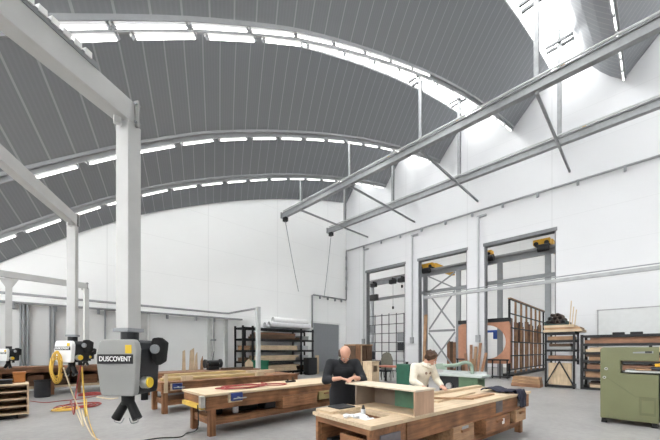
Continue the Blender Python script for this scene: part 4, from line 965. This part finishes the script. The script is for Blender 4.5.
MB().box((MX-.02, mb_-.2, 1.26), (MX+.10, mb_+.06, 1.32)).build('guard_cover', M_craneyellow, t, .01)
MB().bar((MX+.05, mb_+.04, 1.25), (MX+.05, mb_-.14, 1.46), .03, .03).build('strut', M_craneyellow, t)
MB().box((MX+.1, mb_-.28, .12), (MX+MD-.1, mb_-.002, 1.1)).build('drive_housing', M_dark, t, .015)
for x in (MX+.03, MX+MD-.12):
    for y in (ma-.02, mb_+.10): MB().box((x, y-.08, .03), (x+.09, y+.0, .10)).cyl((x+.045, y-.04, 0), (x+.045, y-.04, .03), .05).build('foot', M_black, t)

# ================================================================== NEIGHBOURING HALL
FX = 20.4
def ypx(px, X):
    Z = X*439.1/(px-21); return Z*(C-S*(px-330)/312)
posts = [(425.5, 'in the cross-braced doorway, beside the yellow crane'), (458.5, 'in the cross-braced doorway, beside the white pier'), (500, 'in the wide doorway, beside its yellow buffer'), (548, 'in the wide doorway, below the yellow hoist'), (372, 'in the doorway with the steel grid')]
for px, w in posts:
    y = ypx(px, FX); m = MB().box((FX-.09, y-.13, 0), (FX-.06, y+.13, 6.8)).box((FX+.06, y-.13, 0), (FX+.09, y+.13, 6.8)).box((FX-.06, y-.02, 0), (FX+.06, y+.02, 6.8))
    tag(m.build('crane_post', M_midgrey if px != 548 else M_midgrey, None, loc=(FX, y, 0)), 'grey steel crane post '+w, 'post', 'crane posts beyond the doorways')
for z, hh, ox, w in ((6.98, .34, 0, 'upper crane beam running level behind the tops of all three doorways'), (5.65, .2, -.17, 'thinner grey beam below the crane beam behind the doorways')):
    m = MB().box((FX+ox-.07, 1, z-hh/2), (FX+ox+.07, 16.5, z-hh/2+.04)).box((FX+ox-.07, 1, z+hh/2-.04), (FX+ox+.07, 16.5, z+hh/2)).box((FX+ox-.02, 1, z-hh/2+.04), (FX+ox+.02, 16.5, z+hh/2-.04))
    tag(m.build('runway_girder', M_midgrey, None, loc=(FX, 8, z)), 'grey '+w, 'beam')  # crane runway girders, not rails: I-sections behind the doorways
ya, yb = ypx(427, FX), ypx(457, FX)
ya -= .15; yb += .15
for (z0, z1) in ((6.76, 5.7), (5.55, 3.06), (2.8, .4)):
    for k in range(2):
        m = MB().bar((FX-.04+.08*k, ya, z1 if k else z0), (FX-.04+.08*k, yb, z0 if k else z1), .09, .07, (1, 0, 0))
        tag(m.build('diagonal_brace', M_midgrey, None, loc=(FX, (ya+yb)/2, z1)), ('grey diagonal rising toward the yellow crane', 'grey diagonal rising toward the white pier')[1-k]+', '+{6.76: 'upper', 5.55: 'middle', 2.8: 'lower'}[z0]+' panel of the cross-braced doorway', 'brace', 'diagonals of the cross bracing')
m = MB().box((FX-.05, yb, 2.85), (FX+.05, ya, 3.0)); tag(m.build('cross_rail', M_midgrey, None, loc=(FX, 9.8, 2.9)), 'grey horizontal rail low in the cross-braced doorway', 'rail')
# yellow hoists
def hoist(px0, px1, z, X, label, arm=True, sgn=1):
    y0, y1 = ypx(px0, X), ypx(px1, X)
    t = thing('crane_hoist', label, 'hoist', (X, (y0+y1)/2, z))
    MB().box((X-.25, y1, z-.12), (X+.25, y0, z+.16)).build('end_carriage', M_craneyellow, t, .02)
    for y in (y0-.15, y1+.15): MB().cyl((X-.3, y, z-.08), (X+.3, y, z-.08), .11, n=16).build('wheel', M_blacksteel, t)
    MB().cyl((X-.35, (y0+y1)/2+.15, z-.36), (X-.35, (y0+y1)/2-.35, z-.36), .19, n=18).build('motor', M_blacksteel, t)
    MB().box((X-.28, (y0+y1)/2-.25, z-.30), (X-.1, (y0+y1)/2+.05, z-.12)).build('gearbox', M_craneyellow, t, .02)
    if arm: MB().bar((X+.27, y1+.1, z+.02), (X+3.2, y1+.1, z+.02), .26, .36).build('girder', M_craneyellow, t)
    return t
hoist(421, 434, 7.37, 19.95, 'yellow crane carriage with long yellow girder at the top of the cross-braced doorway')
hoist(534, 551, 7.37, 19.95, 'yellow crane hoist with black motor at the top of the wide doorway')
hoist(486.5, 492.5, 7.37, 19.95, 'small yellow crane carriage at the far top corner of the wide doorway', arm=False)
for px, lab in ((374, 'dark hoist trolley high in the doorway with the steel grid, beside the wall pipe'), (393, 'dark hoist trolley high in the middle of the steel grid doorway'), (402, 'dark hoist trolley high at the pier side of the steel grid doorway')):
    y = ypx(px, 20.0); t = thing('hoist_trolley', lab, 'hoist', (20, y, 6.8))
    MB().box((19.8, y-.25, 6.60), (20.1, y+.25, 6.90)).build('body', M_black, t, .02); MB().cyl((19.76, y-.1, 6.96), (20.14, y-.1, 6.96), .06).build('wheel', M_blacksteel, t)
    MB().box((19.9, y-.04, 6.90), (20.0, y+.04, 7.045)).build('hanger', M_blacksteel, t)
    zl = {374: 6.0, 393: 4.9, 402: 6.4}[px]
    MB().cyl((20, y, zl), (20, y, 6.62), .02).build('cable', M_midgrey, t)
    if px == 374: MB().box((19.85, y-.38, 5.55), (20.1, y+.38, 6.0)).build('control_box', M_blacksteel, t, .02)
    else: MB().box((19.96, y-.06, zl-.2), (20.04, y+.06, zl)).build('hook', M_black, t)
for X, ww in ((19.6, 1), (20.0, 2)):
    pass
m = MB().box((19.88, 1.5, 7.05), (20.02, 16.5, 7.16)).box((20.0, 3, 7.05), (20.33, 3.1, 7.12)).box((20.0, 7, 7.05), (20.33, 7.1, 7.12)).box((20.0, 15.6, 7.05), (20.33, 15.7, 7.12)); tag(m.build('crane_rail', M_galv, None, loc=(20, 8, 7.05)), 'grey overhead crane rail just below the doorway tops', 'rail')
# slatted frame wall, hole panel, blue equipment
gy = 5.85; xs = [21.2+1.3*i for i in range(8)]
t = thing('timber_frame_wall', 'tall frame of timber posts and dark rails in the wide doorway', 'frame', (25.7, gy, 0))
for i, x in enumerate(xs):
    MB().box((x, gy-.05, .12), (x+.12, gy+.05, 4.72)).build('post', M_blacksteel if i in (0, 7) else W_tan('z'), t)
    if i < 7: MB().box((x+.22, gy+.06, .3), (x+.95, gy+.14, 3.6-.2*(i % 3))).build('board', W_orange() if i % 2 else W_red('z'), t)
    if i < 7 and i % 2 == 0: MB().box((x+.2, gy+.15, 2.1), (x+1.1, gy+.2, 3.5)).build('dark_panel', M_dark, t)
for k in range(6): MB().box((xs[0], gy-.09, .35+.86*k), (xs[-1]+.12, gy-.05, .42+.86*k)).build('rail', M_blacksteel, t)
MB().box((xs[0]-.1, gy-.3, 0), (xs[-1]+.2, gy+.5, .12)).build('base', M_black, t)
MB().box((xs[0]-.02, gy-.10, 4.72), (xs[-1]+.14, gy+.06, 4.80)).build('top_rail', W_tan(), t)
# panel with round cut-out
hx, hy, hz, R = 19.4, 6.5, 2.06, .98
t = thing('hole_panel', 'large orange-brown panel with a big round hole, half hidden by the white pier', 'panel', (hx, hy, 0))
m = MB(); y0, y1, z0, z1 = 5.3, 8.2, .82, 3.2; n = 48; v = []; f = []
for k in range(n):
    a = 2*math.pi*k/n; ca, sa = math.cos(a), math.sin(a)
    s = min((y1-hy)/ca if ca > 1e-6 else 1e9, (y0-hy)/ca if ca < -1e-6 else 1e9, (z1-hz)/sa if sa > 1e-6 else 1e9, (z0-hz)/sa if sa < -1e-6 else 1e9)
    s = max(s, R+.02)
    for x in (hx, hx+.08): v += [(x, hy+R*ca, hz+R*sa), (x, hy+s*ca, hz+s*sa)]
for k in range(n):
    a, b = k*4, ((k+1) % n)*4
    f += [(a, a+1, b+1, b), (a+2, b+2, b+3, a+3), (a, b, b+2, a+2), (a+1, a+3, b+3, b+1)]
m.poly(v, f); m.build('panel', mat('salmon_plywood', (.42, .20, .12), .6, 0, .08), t)
MB().box((hx-.05, y0, z1), (hx+.15, y1, z1+.22)).build('top_rail', M_black, t)
for y in (5.34, 5.7, 6.1, 6.5, 7.3, 8.1): MB().box((hx-.3, y, 0), (hx-.25, y+.06, 1.05)).build('leg', M_blacksteel, t)
MB().box((hx-.32, y0, 1.0), (hx-.22, y1, 1.08)).box((hx-.32, y0, .05), (hx+.1, y1, .12)).build('stand_rail', M_blacksteel, t)
for px, py, X, lab in ((490, 334, 22.5, 'blue hoist frame showing through the round hole of the orange panel'), (462, 340, 22.5, 'blue pipe frame behind the cross-braced doorway beside the pier')):
    p = at(px, py, X=X); t = thing('blue_frame', lab, 'frame', (p.x, p.y, 0))
    MB().box((p.x-.06, p.y+.30, 0), (p.x+.06, p.y+.44, p.z+.25)).build('post', M_blue2, t); MB().box((p.x-.06, p.y-.75, p.z+.1), (p.x+.06, p.y+.30, p.z+.25)).build('arm', M_blue2, t)
    MB().box((p.x-.2, p.y-.7, p.z-.35), (p.x+.2, p.y-.25, p.z+.1)).build('motor', M_blue2, t, .03)
for i in range(6):
    p = at(448+3*i, 360, X=21.5); h = 2.25-.05*(i % 3); m = MB().box((p.x, p.y-.12, 0), (p.x+.06, p.y+.08, h))
    tag(m.build('standing_board', (W_red('z'), W_dark('z'), W_orange())[i % 3], None, .01, loc=(p.x, p.y, 0)), 'brown board standing upright in the row beyond the cross-braced doorway', 'board', 'row of boards beyond the cross-braced doorway')

# ================================================================== PEOPLE
def rigid(name, parts, material, parent, voxel, sm=4):
    """fuse capsules and blobs into one continuous skin"""
    o = parts.build(name, material, None)
    r = o.modifiers.new('fuse', 'REMESH'); r.mode = 'VOXEL'; r.voxel_size = voxel
    s = o.modifiers.new('soft', 'SMOOTH'); s.iterations = sm; s.factor = .5
    dg = bpy.context.evaluated_depsgraph_get(); me = bpy.data.meshes.new_from_object(o.evaluated_get(dg)); me.name = name
    bpy.data.objects.remove(o)
    q = bpy.data.objects.new(name, me); COL.objects.link(q); me.materials.clear(); me.materials.append(material)
    me.polygons.foreach_set('use_smooth', [True]*len(me.polygons))
    q.parent = parent
    return q
def cap(m, p, q, r, r2):
    m.cyl(p, q, r, r2, 16).ball(p, r, 14).ball(q, r2, 14)
def limb(m, pts):
    for (p, r), (q, r2) in zip(pts, pts[1:]): cap(m, p, q, r, r2)
def person(base, ang, J, label, shirt, trousers, hair, bald, apron=None, sleeve=1.0, printed=False):
    """J: joint -> (side, forward, up); side + is the person's own left hand; faces -y before turning by ang"""
    t = thing('person', label, 'person', base); t.rotation_euler = (0, 0, ang)
    V = {k: Vector((v[0], -v[1], v[2])) for k, v in J.items()}
    hd = V['head']; up = (V['crown']-hd).normalized(); fw = V['nose']-hd; fw = (fw-up*fw.dot(up)).normalized(); sd = up.cross(fw)*-1
    Mh = Matrix((sd, fw, up)).transposed()
    def H(x, y, z): return hd+Mh @ Vector((x*hs, y*hs, z*hs))
    def E(*r): return tuple(v*hs for v in r)
    hs = 1.1
    b = MB()
    # trunk and limbs
    limb(b, [(V['pelvis'], .135), (V['waist'], .12), (V['chest'], .135)]); cap(b, V['neck'], hd+up*-.02, .062, .058)
    for s in 'RL':
        limb(b, [(V['chest']+Vector((0, 0, .02)), .10), (V['sh'+s], .062)]); limb(b, [(V['sh'+s], .062), (V['el'+s], .044), (V['wr'+s], .030)])
        limb(b, [(V['hip'+s], .09), (V['kn'+s], .062), (V['an'+s], .042)])
        a = V['an'+s]; ft = Vector((0, -.19, 0)); cap(b, (a.x, a.y+.03, .045), (a.x, a.y-.17, .035), .043, .034)
        # hand: palm, four fingers, thumb
        w, h = V['wr'+s], V['ha'+s]; d = (h-w).normalized(); n = Vector((0, 0, 1)); sdv = d.cross(n).normalized()
        n = sdv.cross(d)
        pm = h
        for k in (-1.5, -.5, .5, 1.5): cap(b, w+d*.01+sdv*(k*.008), pm+sdv*(k*.021), .017, .013)
        ln = (.055, .074, .080, .070)
        for k in range(4):
            o = pm+sdv*((k-1.5)*.022); dd = (d+sdv*((k-1.5)*.10)).normalized(); L = ln[k if s == 'R' else 3-k]
            k1 = o+dd*(L*.5)-n*.006; k2 = o+dd*L-n*.034
            limb(b, [(o, .0115), (k1, .0105), (k2, .009)])
        ts = sdv*(1 if s == 'L' else -1)
        ts = ts if (ts.x < 0) == (s == 'L') else -ts
        o = w+d*.03+ts*.03; limb(b, [(o, .013), (o+d*.03+ts*.026-n*.008, .012), (o+d*.062+ts*.030-n*.02, .0095)])
    # head: skull, jaw, brow, nose, ears, chin, lips
    b.ball(H(0, -.012, .035), E(.076, .094, .088), 20, Mh); b.ball(H(0, .018, -.045), E(.058, .068, .072), 18, Mh); b.ball(H(0, .055, -.098), E(.030, .026, .022), 12, Mh)
    b.ball(H(0, .072, .018), E(.055, .020, .014), 12, Mh); cap(b, H(0, .083, .01), H(0, .108, -.028), .010, .015)
    b.ball(H(0, .082, -.062), E(.024, .012, .008), 10, Mh); b.ball(H(0, .080, -.074), E(.020, .012, .007), 10, Mh)
    for s in (-1, 1): b.ball(H(s*.076, -.008, -.012), E(.010, .021, .033), 12, Mh); b.ball(H(s*.034, .060, -.032), E(.022, .020, .020), 12, Mh)
    body = rigid('body', b, M_skin, t, .0075, 3)
    for s in (-1, 1):
        e = MB().ball(H(s*.030, .079, .0), .0105, 12); eo = e.build('eye', M_paper, t, smooth=True, local=True); eo['label'] = 'eye'
        MB().ball(H(s*.030, .087, -.002), .0055, 8).build('iris', M_dark, eo, smooth=True, local=True)
        MB().ball(H(s*.031, .086, .020), (.017, .006, .004), 10, Mh).build('eyebrow', hair, t, smooth=True, local=True)
    # clothing
    c = MB(); limb(c, [(V['pelvis']+Vector((0, 0, .0)), .158), (V['waist'], .15), (V['chest'], .155)])
    c.ball(V['waist'].lerp(V['pelvis'], .5), (.185, .145, .17)); c.ball(V['chest'], (.19, .145, .165))
    cap(c, V['chest'], V['neck']+Vector((0, 0, -.03)), .11, .072)
    for s in 'RL':
        limb(c, [(V['chest']+Vector((0, 0, .03)), .12), (V['sh'+s], .082)])
        e = V['el'+s]; w = e.lerp(V['wr'+s], sleeve); limb(c, [(V['sh'+s], .082), (e, .066), (w, .058 if sleeve < .6 else .050)])
    sh = rigid('shirt' if not printed else 'sweater', c, shirt, t, .011, 5)
    col = MB(); col.ring(V['neck']+Vector((0, .0, -.04)), V['neck']+Vector((0, -.012, .012)), .082, .064, 24); col.build('collar', shirt, t, smooth=True, local=True)
    tr = MB()
    for s in 'RL': limb(tr, [(V['pelvis'].lerp(V['hip'+s], .8), .13), (V['hip'+s], .115), (V['kn'+s], .085), (V['an'+s]+Vector((0, 0, .03)), .075)])
    tr.ball(V['pelvis'], (.175, .14, .13)); rigid('trousers', tr, trousers, t, .012, 5)
    for s in 'RL':
        a = V['an'+s]; k = MB(); cap(k, (a.x, a.y+.03, .055), (a.x, a.y-.18, .045), .055, .044); k.box((a.x-.05, a.y-.22, 0), (a.x+.05, a.y+.085, .025)); k.build('shoe', M_black, t, smooth=False, local=True)
    hm = MB()
    if bald:
        for s in (-1, 1): hm.ball(H(s*.068, -.026, .002), E(.021, .064, .054), 14, Mh)
        hm.ball(H(0, -.082, .0), E(.062, .034, .062), 14, Mh)
        rigid('hair', hm, hair, t, .008, 3)
        bd = MB(); bd.ball(H(0, .066, -.100), E(.034, .022, .026), 12, Mh); bd.ball(H(0, .082, -.048), E(.026, .012, .006), 10, Mh)
        bd.build('beard', hair, t, smooth=True, local=True)
    else:
        rr = random.Random(2)
        hm.ball(H(0, -.028, .052), E(.090, .100, .086), 18, Mh)
        for i in range(46):
            a, q = rr.uniform(0, 6.28), rr.uniform(-.1, 1); z = .05+.075*q; r = math.sqrt(max(.0, 1-q*q*.75))
            x, y = .086*r*math.cos(a), -.03+.098*r*math.sin(a)
            if y > .045 and z < .085: continue
            hm.ball(H(x, y, z), rr.uniform(.016, .026), 8)
        for s in (-1, 1): hm.ball(H(s*.078, -.03, .012), E(.016, .045, .045), 12, Mh)
        hm.ball(H(0, -.085, .0), E(.062, .034, .062), 14, Mh)
        rigid('hair', hm, hair, t, .009, 2)
    if apron:
        p, w, ch = V['pelvis'], V['waist'], V['chest']; ap = MB(); vs, fs = [], []
        rows = [(ch+Vector((0, -.165, .04)), .11), (w+Vector((0, -.165, .05)), .17), (p+Vector((0, -.185, .0)), .20), (p+Vector((0, -.20, -.22)), .22), (p+Vector((0, -.185, -.42)), .22)]
        for pos, hw in rows:
            for i in range(7):
                u = i/3-1; vs.append(pos+Vector((u*hw, .075*u*u, 0)))
        for r in range(len(rows)-1):
            for i in range(6): fs.append((r*7+i, r*7+i+1, (r+1)*7+i+1, (r+1)*7+i))
        ap.poly(vs, fs); ao = ap.build('apron', apron, t, smooth=True, local=True); so = ao.modifiers.new('cloth', 'SOLIDIFY'); so.thickness = .012; so.offset = 1
    if printed:
        # two small dark marks on the chest of the sweater
        for s in (-1, 1):
            q = V['chest'].lerp(V['waist'], .25)+Vector((s*.045, -.155, .0)); MB().ball(q, (.026, .018, .028), 10).build('chest_print', M_print, sh, smooth=True, local=True)
        cp = MB(); cp.tube([V['neck']+Vector((-.09, .03, -.02)), V['neck']+Vector((-.07, -.07, -.05)), V['neck']+Vector((0, -.10, -.09)), V['neck']+Vector((.07, -.07, -.05)), V['neck']+Vector((.09, .03, -.02))], .030, 10); cp.build('hood', shirt, sh, smooth=True, local=True)
    return t
J1 = dict(pelvis=(0, -.10, .98), waist=(0, -.06, 1.12), chest=(0, .0, 1.29), neck=(0, .055, 1.445), head=(0, .135, 1.53), crown=(0, .25, 1.64), nose=(0, .22, 1.44),
          shR=(-.20, .0, 1.385), shL=(.20, .0, 1.385), elR=(-.295, .12, 1.135), elL=(.295, .12, 1.135), wrR=(-.10, .275, 1.18), wrL=(.11, .285, 1.19), haR=(-.03, .335, 1.165), haL=(.04, .345, 1.175),
          hipR=(-.095, -.10, .93), hipL=(.095, -.10, .93), knR=(-.11, -.09, .50), knL=(.11, -.09, .50), anR=(-.11, -.13, .08), anL=(.12, -.13, .08))
person((3.62, 3.36, 0), -.62, J1, 'bald bearded man in black shirt and apron pressing his hands on the open box carcass', M_shirt, M_trous, M_greyhair, True, apron=M_apron, sleeve=.35)
J2 = dict(pelvis=(0, -.06, .94), waist=(0, -.01, 1.06), chest=(0, .06, 1.20), neck=(.01, .145, 1.35), head=(.055, .215, 1.435), crown=(.075, .31, 1.555), nose=(.12, .29, 1.365),
          shR=(-.195, .05, 1.28), shL=(.195, .06, 1.28), elR=(-.275, .09, 1.02), elL=(.265, .14, 1.02), wrR=(-.20, .25, .945), wrL=(.22, .31, .94), haR=(-.17, .31, .915), haL=(.20, .38, .915),
          hipR=(-.095, -.07, .90), hipL=(.095, -.07, .90), knR=(-.11, -.03, .49), knL=(.11, -.03, .49), anR=(-.11, -.08, .08), anL=(.12, -.08, .08))
person((5.52, 3.06, 0), -.36, J2, 'brown-haired man in a cream hooded sweater bending over the big workbench', M_sweat, M_jeans, M_hair, False, sleeve=.93, printed=True)

# ================================================================== LIGHT, CAMERA
w = bpy.data.worlds.new('overcast_sky'); SC.world = w; w.use_nodes = True
bg = w.node_tree.nodes['Background']; bg.inputs['Color'].default_value = (1, .992, .982, 1); bg.inputs['Strength'].default_value = 5.0
cam = bpy.data.cameras.new('camera'); co = bpy.data.objects.new('camera', cam); COL.objects.link(co)
cam.sensor_width = 36; cam.sensor_fit = 'HORIZONTAL'; cam.lens = 36*F/660; cam.shift_y = (HY-220)/660; cam.clip_start = .05; cam.clip_end = 200
co.location = (0, 0, CH); co.rotation_euler = (math.pi/2, 0, -math.atan2(S, C))
SC.camera = co
SC.view_settings.view_transform = 'Standard'; SC.view_settings.look = 'None'; SC.view_settings.exposure = 1.56; SC.view_settings.gamma = 1
SC.view_settings.use_curve_mapping = False
SC.cycles.max_bounces = 10; SC.cycles.diffuse_bounces = 6; SC.cycles.transparent_max_bounces = 12; SC.cycles.sample_clamp_indirect = 8
SC.cycles.use_denoising = True
